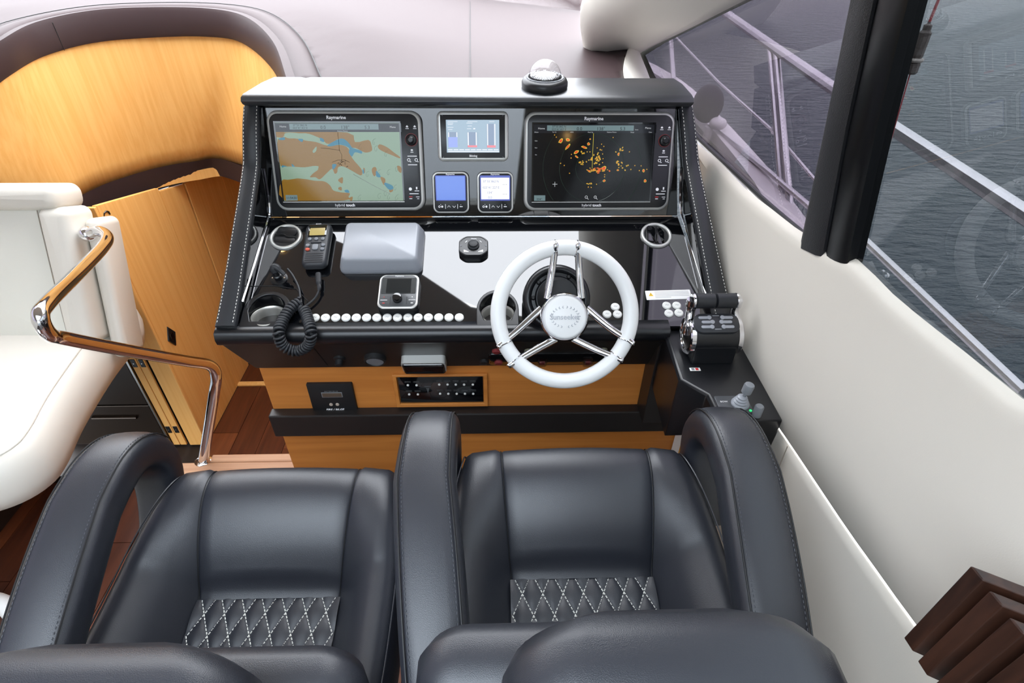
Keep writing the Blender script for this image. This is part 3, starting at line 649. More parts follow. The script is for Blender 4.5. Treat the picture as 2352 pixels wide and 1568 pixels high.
for k in range(4): lwp([(0.058+0.015*k, 0.18), (0.062+0.015*k, 0.18), (0.062+0.015*k, 0.35), (0.058+0.015*k, 0.35)], 0.0014, 'text_line', print_grey)

# =================================================================== INSTRUMENTS ON THE UPRIGHT PANEL
def emis(name, col, st=0.45, base=0.25):
    return pm(name, tuple(int(c*base) for c in col), 0.08, emis=col, estr=st)
def plotter(u0, u1, v0, v1, label):
    a, b = LA(u0, v0), LA(u1, v1)
    cx, cy = (a.x+b.x)/2, (a.y+b.y)/2; w, h = 0.424, abs(b.y-a.y)
    t = thing('chart_plotter', label, 'chart plotter', PA @ T((cx, cy, 0)), 'large plotters on the console panel')
    g = G(); R = []
    for z, d, r in ((0.0, 0.003, 0.028), (0.012, 0.0, 0.030), (0.020, 0.002, 0.030), (0.023, 0.006, 0.027)): R.append([(x, y, z) for x, y in rr_outline(w-2*d, h-2*d, r, 7)])
    g.rings(R); g.obj('rim', silver, t, smooth=50)
    bz = G(); sx0, sx1, sy0, sy1 = -0.1865, 0.1515, -0.106, 0.102
    o_ = rr_outline(w-0.018, h-0.018, 0.024, 7); n = len(o_)
    bz.plate(w-0.018, h-0.018, 0.024, 0.015, 0.0245, 0.0015, 7); bz.obj('bezel', bezel_black, t, smooth=40)
    G().ringplate([(sx0-0.004, sy0-0.004), (sx1+0.004, sy0-0.004), (sx1+0.004, sy1+0.004), (sx0-0.004, sy1+0.004)], [(sx0, sy0), (sx1, sy0), (sx1, sy1), (sx0, sy1)], 0.024, 0.0262).obj('screen_surround', gloss_black, t, smooth=0)
    G().box(sx0-0.003, sx1+0.003, sy0-0.004, sy0-0.0025, 0.0262, 0.0266).obj('surround_glint', silver, t, smooth=0)
    text('Raymarine', 0.0125, print_white, t, -0.019, 0.1155, 0.0249, bold=0.02)
    text('hybrid', 0.011, print_white, t, -0.030, -0.1185, 0.0249); text('touch', 0.011, print_white, t, 0.000, -0.1185, 0.0249, bold=0.03)
    kx = 0.183
    kb = G().lathe([(0.0155, 0.024), (0.0155, 0.029), (0.013, 0.034), (0.009, 0.036), (0.0085, 0.041), (0.006, 0.043)], 24, kx, 0.058).obj('control_knob', satin_black, t)
    G().ringplate(circle_pts(kx, 0.058, 0.0175, 24), circle_pts(kx, 0.058, 0.0155, 24), 0.024, 0.0255).obj('knob_ring', pm('dull_red', (120, 40, 42), 0.5), t)
    for dx, dy in ((-0.010, 0.0905), (0.011, 0.0905)):
        G().poly([(kx+dx-0.003, dy), (kx+dx+0.003, dy), (kx+dx+0.003, dy+0.003), (kx+dx, dy+0.0055), (kx+dx-0.003, dy+0.003)], 0.0246, 0.0250).obj('key_symbol', print_white, t, smooth=0)
        G().box(kx+dx-0.0045, kx+dx+0.0045, dy-0.004, dy-0.0025, 0.0246, 0.0250).obj('key_symbol', print_white, t, smooth=0)
    G().lathe([(0.0035, 0.0246), (0.0035, 0.0250)], 12, kx, 0.031, sy=0.7).box(kx-0.004, kx+0.004, 0.0245, 0.0265, 0.0246, 0.0250).obj('key_symbol', print_white, t, smooth=0)
    for y in (0.015, -0.008, -0.087): G().box(kx-0.013, kx+0.013, y-0.001, y+0.001, 0.0246, 0.0252).obj('key_bar', print_white, t, smooth=0)
    for dx in (-0.010, 0.011):
        G().ringplate(circle_pts(kx+dx, 0.005, 0.0045, 16), circle_pts(kx+dx, 0.005, 0.0030, 16), 0.0246, 0.0250).box(kx+dx+0.003, kx+dx+0.0065, -0.001, 0.001, 0.0246, 0.0250).obj('zoom_symbol', print_white, t, smooth=0)
    G().lathe([(0.0045, 0.0246), (0.0045, 0.0250)], 12, kx-0.010, -0.074).box(kx+0.006, kx+0.010, -0.075, -0.068, 0.0246, 0.0250).box(kx+0.002, kx+0.015, -0.0800, -0.0782, 0.0246, 0.0250).obj('key_symbol', print_white, t, smooth=0)
    G().box(kx-0.015, kx-0.005, -0.0965, -0.0945, 0.0246, 0.0250).obj('key_symbol', print_red, t, smooth=0)
    G().box(kx-0.014, kx-0.006, -0.1015, -0.0997, 0.0246, 0.0250).box(kx+0.005, kx+0.015, -0.0965, -0.0950, 0.0246, 0.0250).box(kx+0.008, kx+0.014, -0.1015, -0.1000, 0.0246, 0.0250).obj('key_symbol', print_white, t, smooth=0)
    return t, (sx0, sx1, sy0, sy1)
def on_screen(rect, crop):
    sx0, sx1, sy0, sy1 = rect; x0, x1, y0, y1 = crop
    return lambda x, y: (sx0+(x-x0)/(x1-x0)*(sx1-sx0), sy1-(y-y0)/(y1-y0)*(sy1-sy0))
# --- port plotter: chart
t, rc = plotter(622, 971, 254, 482, 'chart plotter showing an ochre and green sea chart, left of the small screens')
land, sea_c, shal, teal, hdr, hdk = emis('chart_land', (160, 118, 34), .5), emis('chart_sea', (156, 186, 160), .5), emis('chart_shallow', (48, 140, 170), .5), emis('chart_teal', (60, 160, 150), .5), emis('screen_header', (130, 156, 160), .5), emis('screen_dark', (40, 42, 50), .4)
f_ = on_screen(rc, (150, 1890, 258, 1350)); Z0 = 0.0250
def layer(pts, z, mat, name, f): G().poly([f(*p) for p in pts], z).obj(name, mat, t, smooth=0)
layer([(150, 258), (1890, 258), (1890, 1350), (150, 1350)], Z0, sea_c, 'screen', f_)
def blob(pts, k=3): return [(p.x, p.y) for p in catmull([(x, y, 0) for x, y in pts], k, True)]
lands = [[(150, 385), (270, 385), (240, 450), (150, 450)],
 [(250, 388), (1150, 388), (1250, 520), (1440, 490), (1480, 560), (1480, 640), (1390, 665), (1330, 640), (1250, 600), (1160, 590), (1060, 470), (880, 545), (800, 500), (700, 440), (560, 400), (300, 410)],
 [(165, 480), (400, 470), (560, 500), (700, 520), (860, 570), (1050, 560), (1150, 610), (1190, 740), (1300, 880), (1320, 950), (1290, 985), (1190, 930), (1060, 860), (980, 870), (960, 940), (920, 960), (890, 890), (800, 960), (700, 1040), (640, 1010), (560, 1010), (620, 950), (690, 900), (660, 850), (500, 870), (330, 860), (160, 850)],
 [(160, 1050), (420, 1030), (620, 1060), (760, 1070), (840, 1130), (880, 1200), (1000, 1230), (1110, 1240), (1090, 1290), (1020, 1345), (160, 1345)],
 [(960, 1050), (1030, 1010), (1025, 1090), (1000, 1095)], [(955, 1160), (1000, 1150), (1000, 1200), (960, 1190)], [(1340, 880), (1360, 890), (1355, 950), (1340, 940)],
 [(1470, 880), (1520, 870), (1530, 940), (1490, 1000), (1460, 940)], [(1575, 1010), (1640, 1030), (1640, 1090), (1615, 1120)], [(1690, 1180), (1740, 1170), (1745, 1210), (1700, 1230)],
 [(1570, 590), (1600, 550), (1700, 590), (1790, 660), (1870, 720), (1870, 745), (1760, 700), (1620, 640)], [(1830, 850), (1885, 870), (1880, 950), (1840, 920)], [(1100, 1310), (1150, 1290), (1140, 1345), (1110, 1345)]]
shallow = [[(860, 560), (1060, 470), (1160, 530), (1210, 600), (1330, 640), (1330, 680), (1240, 660), (1190, 720), (1150, 660), (1160, 600), (1040, 555), (900, 580)], [(760, 460), (810, 480), (810, 520), (760, 500)],
 [(900, 830), (960, 830), (930, 880), (900, 900)], [(1520, 920), (1560, 960), (1580, 1010), (1520, 1000)], [(1640, 1090), (1740, 1130), (1750, 1180), (1690, 1190), (1630, 1120)], [(1040, 1200), (1090, 1190), (1110, 1230), (1060, 1230)], [(1325, 910), (1345, 900), (1345, 960), (1325, 950)],
 [(180, 470), (260, 455), (260, 490), (190, 490)], [(450, 480), (520, 480), (500, 520)], [(180, 840), (300, 880), (200, 900)], [(320, 820), (360, 860), (330, 880)]]
lg, sg2 = G(), G()
for p in lands: lg.poly([f_(*q) for q in blob(p)], Z0+0.0003)
for p in shallow: sg2.poly([f_(*q) for q in blob(p)], Z0+0.0006)
tag(lg.obj('chart_land', land, t, smooth=0), kind='stuff'); tag(sg2.obj('chart_shallows', shal, t, smooth=0), kind='stuff')
lake = G()
for p in ([(280, 400), (420, 395), (700, 440), (760, 490), (650, 510), (560, 470), (330, 470), (270, 440)], [(640, 640), (700, 580), (690, 640), (650, 670)], [(170, 880), (330, 860), (500, 880), (680, 850), (690, 890), (600, 960), (560, 1000), (420, 1020), (170, 1040)]): lake.poly([f_(*q) for q in blob(p)], Z0+0.0007)
tag(lake.obj('chart_water', sea_c, t, smooth=0), kind='stuff')
ln = G()
for pts in ([(1020, 390), (1020, 640), (1050, 700), (1040, 780)], [(760, 600), (900, 615), (1030, 635)], [(1190, 970), (1450, 1120), (1700, 1250)], [(900, 800), (980, 770), (1080, 765), (1150, 800)]):
    ln.tube([(*f_(*p), Z0+0.0009) for p in pts], 0.0004, 4)
for k in range(14):
    x, y = random.uniform(1220, 1850), random.uniform(450, 1330); ln.tube([(*f_(x+30*math.cos(a*0.6)*random.uniform(.8, 1.2)+6*a, y+40*math.sin(a*0.6)), Z0+0.0004) for a in range(9)], 0.00018, 3)
for k in range(16):
    x, y = 1040+random.uniform(-40, 60), 830+random.uniform(-50, 60); ln.tube([(*f_(x, y), Z0+0.0009), (*f_(x+random.uniform(-25, 25), y+random.uniform(-18, 18)), Z0+0.0009)], 0.0006, 4)
tag(ln.obj('chart_lines', emis('chart_ink', (58, 62, 66), .3), t, smooth=0), kind='stuff')
def header(f, rows, dark):
    (x0, x1, y0, y1) = rows
    layer([(x0-200, y0-10), (x1+320, y0-10), (x1+320, y1+32), (x0-200, y1+32)], Z0+0.0010, hdk, 'header_dark', f)
    layer([(x0, y0), (x1, y0), (x1, y1), (x0, y1)], Z0+0.0013, hdr, 'header_bar', f)
header(f_, (350, 1600, 272, 350), True)
def stext(s, size, x, y, f, mat): px, py = f(x, y); text(s, size, mat, t, px, py, Z0+0.0016, name='screen_text')
ink = emis('screen_ink', (26, 30, 34), .3); lite = emis('screen_lite', (220, 224, 228), .6)
stext("37°55'.862 N", 0.0072, 500, 292, f_, ink); stext("023°41'.027 E", 0.0072, 500, 330, f_, ink)
stext('0.0', 0.0125, 820, 322, f_, ink); stext('138°', 0.0125, 1130, 322, f_, ink); stext('5.3', 0.0125, 1440, 322, f_, ink); stext('Home', 0.0072, 260, 310, f_, lite); stext('Menu', 0.0072, 1800, 315, f_, lite)
stext('Relative Motion', 0.0045, 1090, 371, f_, lite)
layer([(180, 1265), (350, 1265), (350, 1345), (180, 1345)], Z0+0.0010, hdr, 'time_box', f_); stext('11:54:50', 0.0085, 265, 1308, f_, ink)
# --- starboard plotter: radar
t, rc = plotter(1200, 1534, 257, 482, 'chart plotter showing a black radar picture with red echoes')
f_ = on_screen(rc, (190, 1880, 270, 1345))
radar_bg = emis('radar_black', (20, 20, 24), .25); echo_r, echo_o, echo_y = emis('echo_red', (226, 66, 40), .8), emis('echo_orange', (232, 140, 44), .7), emis('echo_yellow', (226, 206, 70), .7)
layer([(190, 270), (1880, 270), (1880, 1345), (190, 1345)], Z0, radar_bg, 'screen', f_)
gr_ = G(); cx, cy = f_(1030, 880); unit = (rc[1]-rc[0])/1690
for rr in (232, 465, 700):
    P = [(cx+rr*unit*math.cos(a*math.pi/60), cy+rr*unit*math.sin(a*math.pi/60)) for a in range(120)]
    seg = []
    for p in P+P[:1]:
        if rc[0] < p[0] < rc[1] and rc[2] < p[1] < rc[3]-0.022: seg.append((*p, Z0+0.0003))
        else:
            if len(seg) > 2: gr_.tube(seg, 0.0003, 4)
            seg = []
    if len(seg) > 2: gr_.tube(seg, 0.0003, 4)
tag(gr_.obj('range_rings', emis('ring_green', (50, 84, 66), .4), t, smooth=0), kind='stuff')
G().tube([(*f_(1030, 395), Z0+0.0006), (*f_(1030, 880), Z0+0.0006)], 0.0005, 4).obj('heading_line', echo_y, t, smooth=0)
er, eo, ey = G(), G(), G()
def echo(x, y, rx, ry, ang=0, g1=None, g2=None):
    n = 9; P = []
    for k in range(n):
        a = 2*math.pi*k/n; m = random.uniform(.75, 1.2); px, py = rx*m*math.cos(a), ry*m*math.sin(a); c, s = math.cos(ang), math.sin(ang); P.append((x+px*c-py*s, y+px*s+py*c))
    cxx, cyy = x, y; Q = [(cxx+(a-cxx)*0.68, cyy+(b-cyy)*0.68) for a, b in P]
    (g2 or ey).poly([f_(*p) for p in P], Z0+0.0004); (g1 or er).poly([f_(*p) for p in Q], Z0+0.0006)
for x, y, rx, ry, an in ((575, 500, 40, 24, -.8), (675, 485, 32, 20, .2), (675, 580, 55, 20, -.8), (795, 655, 40, 24, -.6), (905, 585, 40, 18, .3), (965, 540, 24, 24, 0), (805, 720, 30, 12, .7), (1200, 875, 34, 28, 0), (1768, 915, 18, 22, 0), (1800, 1055, 22, 24, 0), (1210, 1055, 20, 18, 0), (985, 475, 12, 12, 0), (1395, 685, 16, 18, 0), (1400, 905, 18, 16, 0)): echo(x, y, rx, ry, an)
for k in range(36): echo(random.gauss(1120, 75), random.gauss(905, 16), random.uniform(8, 22), random.uniform(6, 12), random.uniform(-.5, .5), er if k % 2 else eo, eo if k % 2 else ey)
for cx_, cy_, sd, n in ((885, 805, 28, 9), (1090, 745, 26, 7), (1115, 800, 40, 10), (1120, 690, 30, 6), (1415, 620, 26, 7), (1410, 820, 30, 9), (1500, 870, 26, 5), (985, 750, 20, 5), (980, 1095, 14, 4), (870, 655, 22, 4)):
    for k in range(n): echo(random.gauss(cx_, sd), random.gauss(cy_, sd), random.uniform(8, 15), random.uniform(7, 13), random.uniform(0, 3), eo, ey)
for x, y in ((485, 420), (510, 448), (730, 685), (725, 735), (580, 810), (632, 838), (710, 950), (950, 650), (990, 650), (1090, 595), (1150, 545), (1183, 575), (1308, 453), (1155, 625), (1550, 650), (1640, 842), (1730, 845), (1708, 912), (1815, 895), (1250, 900), (1215, 970), (1215, 1000), (1025, 1100), (1030, 1150), (985, 1145), (1105, 1105), (1170, 680), (1180, 745), (1175, 800)): echo(x, y, 8, 8, 0, ey, eo)
tag(er.obj('radar_echoes', echo_r, t, smooth=0), kind='stuff'); tag(eo.obj('radar_echoes', echo_o, t, smooth=0), kind='stuff'); tag(ey.obj('radar_echoes', echo_y, t, smooth=0), kind='stuff')
G().box(*sorted((f_(470, 0)[0], f_(540, 0)[0])), *sorted((f_(0, 1101)[1], f_(0, 1107)[1])), Z0+.0004, Z0+.0005).box(*sorted((f_(502, 0)[0], f_(508, 0)[0])), *sorted((f_(0, 1070)[1], f_(0, 1140)[1])), Z0+.0004, Z0+.0005).obj('cursor', lite, t, smooth=0)
header(f_, (378, 1590, 290, 362), True)
stext("37°55'.862 N", 0.0072, 545, 307, f_, ink); stext("023°41'.027 E", 0.0072, 545, 345, f_, ink); stext('0.0', 0.0125, 830, 338, f_, ink); stext('138°', 0.0125, 1130, 338, f_, ink); stext('5.3', 0.0125, 1435, 338, f_, ink)
stext('Home', 0.0075, 300, 332, f_, lite); stext('Menu', 0.0075, 1790, 325, f_, lite); stext('Event', 0.004, 1632, 348, f_, lite)
for s_, x in (('24rpm', 230), ('Tx 1/2', 480), ('HDG', 725), ('Head Up', 985), ('Relative Motion', 1285), ('Range', 1573), ('12nm', 1825)): stext(s_, 0.0042, x, 382, f_, lite)
for k, s_ in enumerate(('Gain', 'Rain', 'Sea')): stext(s_, 0.004, 228, 500+95*k, f_, lite)
layer([(208, 1262), (370, 1262), (370, 1342), (208, 1342)], Z0+0.0010, hdr, 'bearing_box', f_); stext('034°', 0.0085, 285, 1320, f_, ink)
for x, s_ in ((968, '-'), (1098, '+')):
    px, py = f_(x-5, 1290); G().ringplate(circle_pts(px, py, 0.0042, 16), circle_pts(px, py, 0.0031, 16), Z0+.0004, Z0+.0008).obj('zoom_symbol', lite, t, smooth=0)
    G().tube([(px+0.003, py-0.003, Z0+.0006), (px+0.0065, py-0.0065, Z0+.0006)], 0.0007, 4).obj('zoom_symbol', lite, t, smooth=0); stext(s_, 0.006, x-5, 1290, f_, lite)

# --- engine tank display
a, b = LA(1003, 255), LA(1168, 371); w, h = 0.199, 0.133
t = thing('tank_display', 'silver framed tank gauge screen between the two plotters', 'display', PA @ T(((a.x+b.x)/2, (a.y+b.y)/2, 0)))
R = [[(x, y, z) for x, y in rr_outline(w-2*d, h-2*d, r, 6)] for z, d, r in ((0, 0, .016), (0.012, 0, .016), (0.016, 0.003, .013), (0.0165, 0.0085, .008))]
G().rings(R).obj('frame', silver, t, smooth=50)
G().plate(w-0.019, h-0.019, 0.002, 0.014, 0.0172, 0.0004).obj('bezel', bezel_black, t)
f_ = on_screen((-0.074, 0.074, -0.0425, 0.0435), (255, 1010, 213, 675)); Z0 = 0.0176
lay = [((255, 213, 1010, 675), (176, 200, 220), 0)]
G().poly([f_(*p) for p in ((255, 213), (1010, 213), (1010, 675), (255, 675))], Z0).obj('screen', emis('tank_screen', (176, 202, 222), .62), t, smooth=0)
wh, bl, rd, gn = emis('tank_white', (236, 240, 246), .75), emis('tank_blue', (150, 168, 240), .8), emis('tank_red', (238, 130, 140), .8), emis('tank_shade', (150, 170, 200), .6)
def rects(L, mat, name, z):
    g = G()
    for x0, y0, x1, y1 in L: p, q = f_(x0, y0), f_(x1, y1); g.poly([(p[0], p[1]), (q[0], p[1]), (q[0], q[1]), (p[0], q[1])], z)
    tag(g.obj(name, mat, t, smooth=0), kind='stuff')
rects([(280, 385, 412, 600), (552, 385, 690, 600), (830, 268, 955, 600)], gn, 'tank_body', Z0+.0003)
rects([(282, 388, 296, 460), (398, 388, 412, 460), (556, 388, 574, 575), (672, 388, 688, 575), (834, 270, 850, 575), (936, 270, 954, 575)]+[(270+82*k, 628, 340+82*k, 642) for k in range(9)]+[(275, 652, 1005, 668)], wh, 'tank_glint', Z0+.0005)
rects([(282, 456, 412, 600)], bl, 'tank_level', Z0+.0006); rects([(834, 572, 955, 604), (556, 572, 690, 600)], rd, 'tank_level', Z0+.0006)
rects([(275, 255, 360, 262), (280, 275, 350, 282), (275, 315, 360, 322), (285, 345, 345, 352), (545, 255, 630, 262), (560, 297, 620, 303), (550, 335, 612, 342), (640, 328, 668, 346), (280, 235, 420, 241), (560, 235, 700, 241), (870, 235, 940, 241)], wh, 'screen_text', Z0+.0005)
rects([(420, 395+18*k, 442, 398+18*k) for k in range(11)]+[(696, 395+18*k, 716, 398+18*k) for k in range(11)]+[(962, 275+22*k, 988, 278+22*k) for k in range(14)], gn, 'scale_marks', Z0+.0005)
text('Böning', 0.008, print_white, t, 0, -0.0515, 0.0174, bold=0.02)
for sx in (-1, 1):
    for sy in (-1, 1): G().tube([(sx*0.0825, sy*0.0535, 0.0174), (sx*0.0865, sy*0.057, 0.0174)], 0.0006, 4).obj('corner_mark', print_grey, t)
# --- two small instrument displays
def small(u0, u1, v0, v1, label, blue):
    a, b = LA(u0, v0), LA(u1, v1); w, h = 0.104, 0.115
    t = thing('instrument_display', label, 'display', PA @ T(((a.x+b.x)/2, (a.y+b.y)/2, 0)), 'small square instrument displays')
    def ol(d, r):
        o = []
        for x, y in rr_outline(w-2*d, h-2*d, r, 6): o.append((x*(1+0.03*(1-(2*y/h)**2)), y*(1+0.03*(1-(2*x/w)**2))))
        return o
    G().rings([[(x, y, z) for x, y in ol(d, r)] for z, d, r in ((0, 0, .016), (0.014, 0.0, .016))]).obj('body', matt_black, t, smooth=50)
    G().rings([[(x, y, z) for x, y in ol(d, r)] for z, d, r in ((0.012, 0.0015, .015), (0.017, 0.0015, .015), (0.018, 0.004, .013))]).obj('rim', silver, t, smooth=50)
    G().rings([[(x, y, z) for x, y in ol(d, r)] for z, d, r in ((0.016, 0.0055, .012), (0.0185, 0.0055, .012), (0.019, 0.0065, .011))]).obj('bezel', bezel_black, t, smooth=50)
    G().plate(0.086, 0.070, 0.002, 0.018, 0.0192, 0.0002, cy=0.0125).obj('screen_edge', emis('display_blue_edge', (70, 86, 190), .7), t, smooth=0)
    if blue: G().plate(0.082, 0.066, 0.001, 0.018, 0.0194, 0.0002, cy=0.0125).obj('screen', emis('display_blue', (104, 138, 228), .8), t, smooth=0)
    else:
        G().plate(0.081, 0.060, 0.001, 0.018, 0.0194, 0.0002, cy=0.0115).obj('screen', emis('display_white', (238, 240, 252), .95), t, smooth=0)
        ik = emis('display_ink', (150, 160, 205), .4)
        for s_, z_, x_, y_ in (("37°55'.862 N", .0085, -.012, .031), ("023°41'.227 E", .0085, -.012, .014), ('134°', .009, -.015, 0.0), ('0.0', .009, -.015, -.0135)): text(s_, z_, ik, t, x_, y_, 0.0197, name='screen_text')
        for y_ in (.022, -.005):
            for k in range(3): G().box(.022+.005*k, .0235+.005*k, y_, y_+.0015, .0195, .0197).obj('screen_dot', print_black, t, smooth=0)
    text('Raymarine', 0.0058, print_white, t, 0, 0.0505, 0.0193, bold=0.02)
    y = -0.039
    G().ringplate(circle_pts(-.034, y, .0032, 14), circle_pts(-.034, y, .0018, 14), .019, .0195).obj('key_symbol', print_white, t, smooth=0)
    G().lathe([(.003, .019), (.003, .0195)], 14, -.026, y).lathe([(.001, .019), (.001, .0195)], 8, -.030, y+.006).obj('key_symbol', print_white, t, smooth=0)
    for x in (-.0165, .0185): G().box(x-.0006, x+.0006, y-.006, y+.007, .019, .0195).obj('key_bar', print_white, t, smooth=0)
    for x, s in ((-.0065, 1), (.0085, -1)): G().tube([(x-.0042, y-.002*s, .0195), (x, y+.0028*s, .0195), (x+.0042, y-.002*s, .0195)], .0007, 4).obj('key_symbol', print_white, t, smooth=0)
    G().lathe([(.001, .019), (.001, .0195)], 8, .028, y+.005).box(.0245, .033, y-.0012, y+.001, .019, .0195).obj('key_symbol', print_white, t, smooth=0)
small(994, 1078, 397, 485, 'small square display with a blank blue screen', True)
small(1095, 1179, 397, 485, 'small square display with a white screen of position figures', False)

# =================================================================== THINGS ON THE DASH
def dthing(name, label, cat, u, v, rot=0, group=None):
    p = LD(u, v); return thing(name, label, cat, DA @ T((p.x, p.y, 0)) @ Matrix.Rotation(math.radians(rot), 4, 'Z'), group)
# air vents
def vent(u, v, label, slat_rot, closed):
    t = dthing('air_vent', label, 'air vent', u, v, 0, 'round air vents in the dash')
    G().lathe([(0.0455, 0), (0.0455, 0.004), (0.043, 0.007), (0.038, 0.007), (0.0355, 0.003), (0.0355, 0)], 40, cap0=False, cap1=False).obj('trim_ring', silver, t, smooth=60)
    G().lathe([(0.0355, 0.0005), (0.0355, 0.002), (0, 0.002)], 32, cap0=False, cap1=False).obj('throat', matt_black, t)
    R_ = Matrix.Rotation(math.radians(slat_rot), 4, 'Z')
    for y, w in ((0.018, 0.056), (-0.014, 0.062)):
        G().plate(w, 0.026, 0.010, 0.002, 0.0055, 0.0012, cy=y).obj('louvre', gloss_black if closed else satin_black, t, M=R_ @ Matrix.Rotation(math.radians(9), 4, 'X'))
    G().tube(catmull([(-0.03, 0.001, 0.006), (-0.008, 0.004, 0.008), (0.006, -0.001, 0.008), (0.03, 0.001, 0.006)], 5), 0.0022, 6).obj('thumb_bar', satin_black, t, M=R_)
vent(657, 545, 'round air vent with silver ring beside the radio handset', -8, False)
vent(1507, 541, 'round air vent with silver ring on the far right of the dash', 82, True)
# radio handset with its coiled cord
t = dthing('radio_handset', 'dark grey radio handset with amber screen, keys and coiled cord', 'radio', 733, 575, 2)
body = pm('handset_grey', (46, 48, 52), 0.45, bump=(900, 0.1, 'n'))
def hs(d, z):
    o = []
    for x, y in rr_outline(0.070-2*d, 0.150-2*d, 0.016, 6): o.append((x*(1+0.10*(y/0.075)*0.5), y, z))
    return o
G().rings([hs(0.006, 0.004), hs(0.0, 0.012), hs(0.0, 0.024), hs(0.004, 0.030), hs(0.007, 0.032)]).obj('body', body, t, smooth=50)
G().box(-0.012, 0.012, -0.02, 0.03, 0.0, 0.006).obj('hanger', matt_black, t, smooth=0)
G().plate(0.052, 0.042, 0.005, 0.031, 0.0335, 0.0006, cy=0.044).obj('screen_bezel', gloss_black, t)
G().plate(0.042, 0.026, 0.002, 0.033, 0.0340, 0.0003, cy=0.040).obj('screen', emis('amber_lcd', (206, 186, 116), .55, .5), t, smooth=0)
text('ICOM', 0.006, print_white, t, 0, 0.0685, 0.0325)
for x in (-0.018, 0, 0.018): G().lathe([(0.0052, 0.031), (0.0052, 0.035), (0.003, 0.036)], 14, x, 0.014).obj('key', mid_grey, t)
G().plate(0.030, 0.006, 0.003, 0.031, 0.0345, 0.0008, cy=0.003).obj('key', body, t)
for x, y, m in ((-0.021, -0.008, mid_grey), (0.021, -0.008, mid_grey), (-0.020, -0.022, pm('key_orange', (196, 84, 62), .5)), (0.020, -0.022, mid_grey)):
    G().lathe([(0.0062, 0.031), (0.0062, 0.035), (0.004, 0.0365)], 14, x, y, sy=0.8).obj('key', m, t)
G().plate(0.016, 0.020, 0.005, 0.031, 0.0350, 0.001, cy=-0.014).obj('key', mid_grey, t)
for k in range(5): G().box(-0.024, 0.024, -0.0375-0.0072*k, -0.0345-0.0072*k, 0.0318, 0.0326).obj('speaker_slot', print_black, t, smooth=0)
def on_dash(u, v, h): return DA @ LD(u, v, h)
inv = t.matrix_world.inverted()
cord = [on_dash(731, 628, 0.018), on_dash(732, 648, 0.016), on_dash(733, 664, 0.014), on_dash(724, 684, 0.012), on_dash(706, 700, 0.012), on_dash(695, 706, 0.014)]
cpts = [inv @ p for p in catmull(cord, 6)]
G().tube(cpts, [0.0075]*8+[0.0055]*5+[0.0030]*(len(cpts)-13), 10).obj('cord', rubber, t)
loop = [on_dash(692, 692, 0.016), on_dash(668, 708, 0.020), on_dash(650, 735, 0.022), ay(640, 766, 1.152), ay(652, 795, 1.146), ay(682, 806, 1.146), ay(708, 792, 1.146), ay(714, 764, 1.150), on_dash(706, 730, 0.022), on_dash(697, 708, 0.018)]
cl = resample(catmull(loop, 10), 900); hel = []; turns = 40
ref = DA.to_3x3() @ Vector((0, 0, 1))
for i, p in enumerate(cl):
    tt = circ_dir(cl, i, False); n = (ref-tt*ref.dot(tt)).normalized(); bb = tt.cross(n); a = 2*math.pi*turns*i/(len(cl)-1)
    hel.append(inv @ (p+(n*math.cos(a)+bb*math.sin(a))*0.0115))
G().tube(hel, 0.0040, 7).obj('coiled_cord', rubber, t, smooth=60)
thin = [on_dash(660, 617, 0.028), on_dash(672, 632, 0.024), on_dash(686, 660, 0.018), on_dash(690, 685, 0.014), on_dash(692, 695, 0.016)]
G().tube([inv @ p for p in catmull(thin, 6)], 0.0030, 8).obj('cord', rubber, t)
# socket plug
t = dthing('microphone_plug', 'black angled plug on a round screwed socket above the cup well', 'plug', 641, 640)
G().lathe([(0.023, 0), (0.023, 0.003), (0.020, 0.004), (0.011, 0.004), (0.010, 0.012), (0.012, 0.014), (0.012, 0.018), (0.009, 0.020), (0.009, 0.034)], 24).obj('socket', satin_black, t)
for x in (-0.016, 0.016): G().lathe([(0.0028, 0.004), (0.0022, 0.0055)], 12, x, 0).obj('screw', steel, t)
G().tube(catmull([(0, 0, 0.030), (-0.002, 0.006, 0.040), (0.004, 0.008, 0.043), (0.018, -0.002, 0.036), (0.026, -0.008, 0.030)], 4), [0.010]*5+[0.0095]*6+[0.006]*6, 12).obj('plug', rubber, t)
# grey weather cover
a, b = LD(800, 535), LD(968, 628); w, h = 0.224, (LD(880, 530)-LD(880, 628)).y
c_ = LD(876, 580)
t = thing('screen_cover', 'light grey plastic sun cover box lying on the dash', 'cover', DA @ T((-0.315, (LD(880, 530).y+LD(880, 628).y)/2, 0)))
R = [[(x, y, z) for x, y in rr_outline(w-2*d, h-2*d, r, 6)] for z, d, r in ((0, 0, .016), (0.012, 0.0, .016), (0.016, 0.001, .016), (0.040, 0.008, .014), (0.048, 0.012, .012), (0.050, 0.016, .010))]
G().rings(R).obj('shell', grey_plastic, t, smooth=50)
G().ringplate(rr_outline(w+0.002, h+0.002, .017), rr_outline(w-0.004, h-0.004, .015), 0.0, 0.005).obj('rim', mid_grey, t)
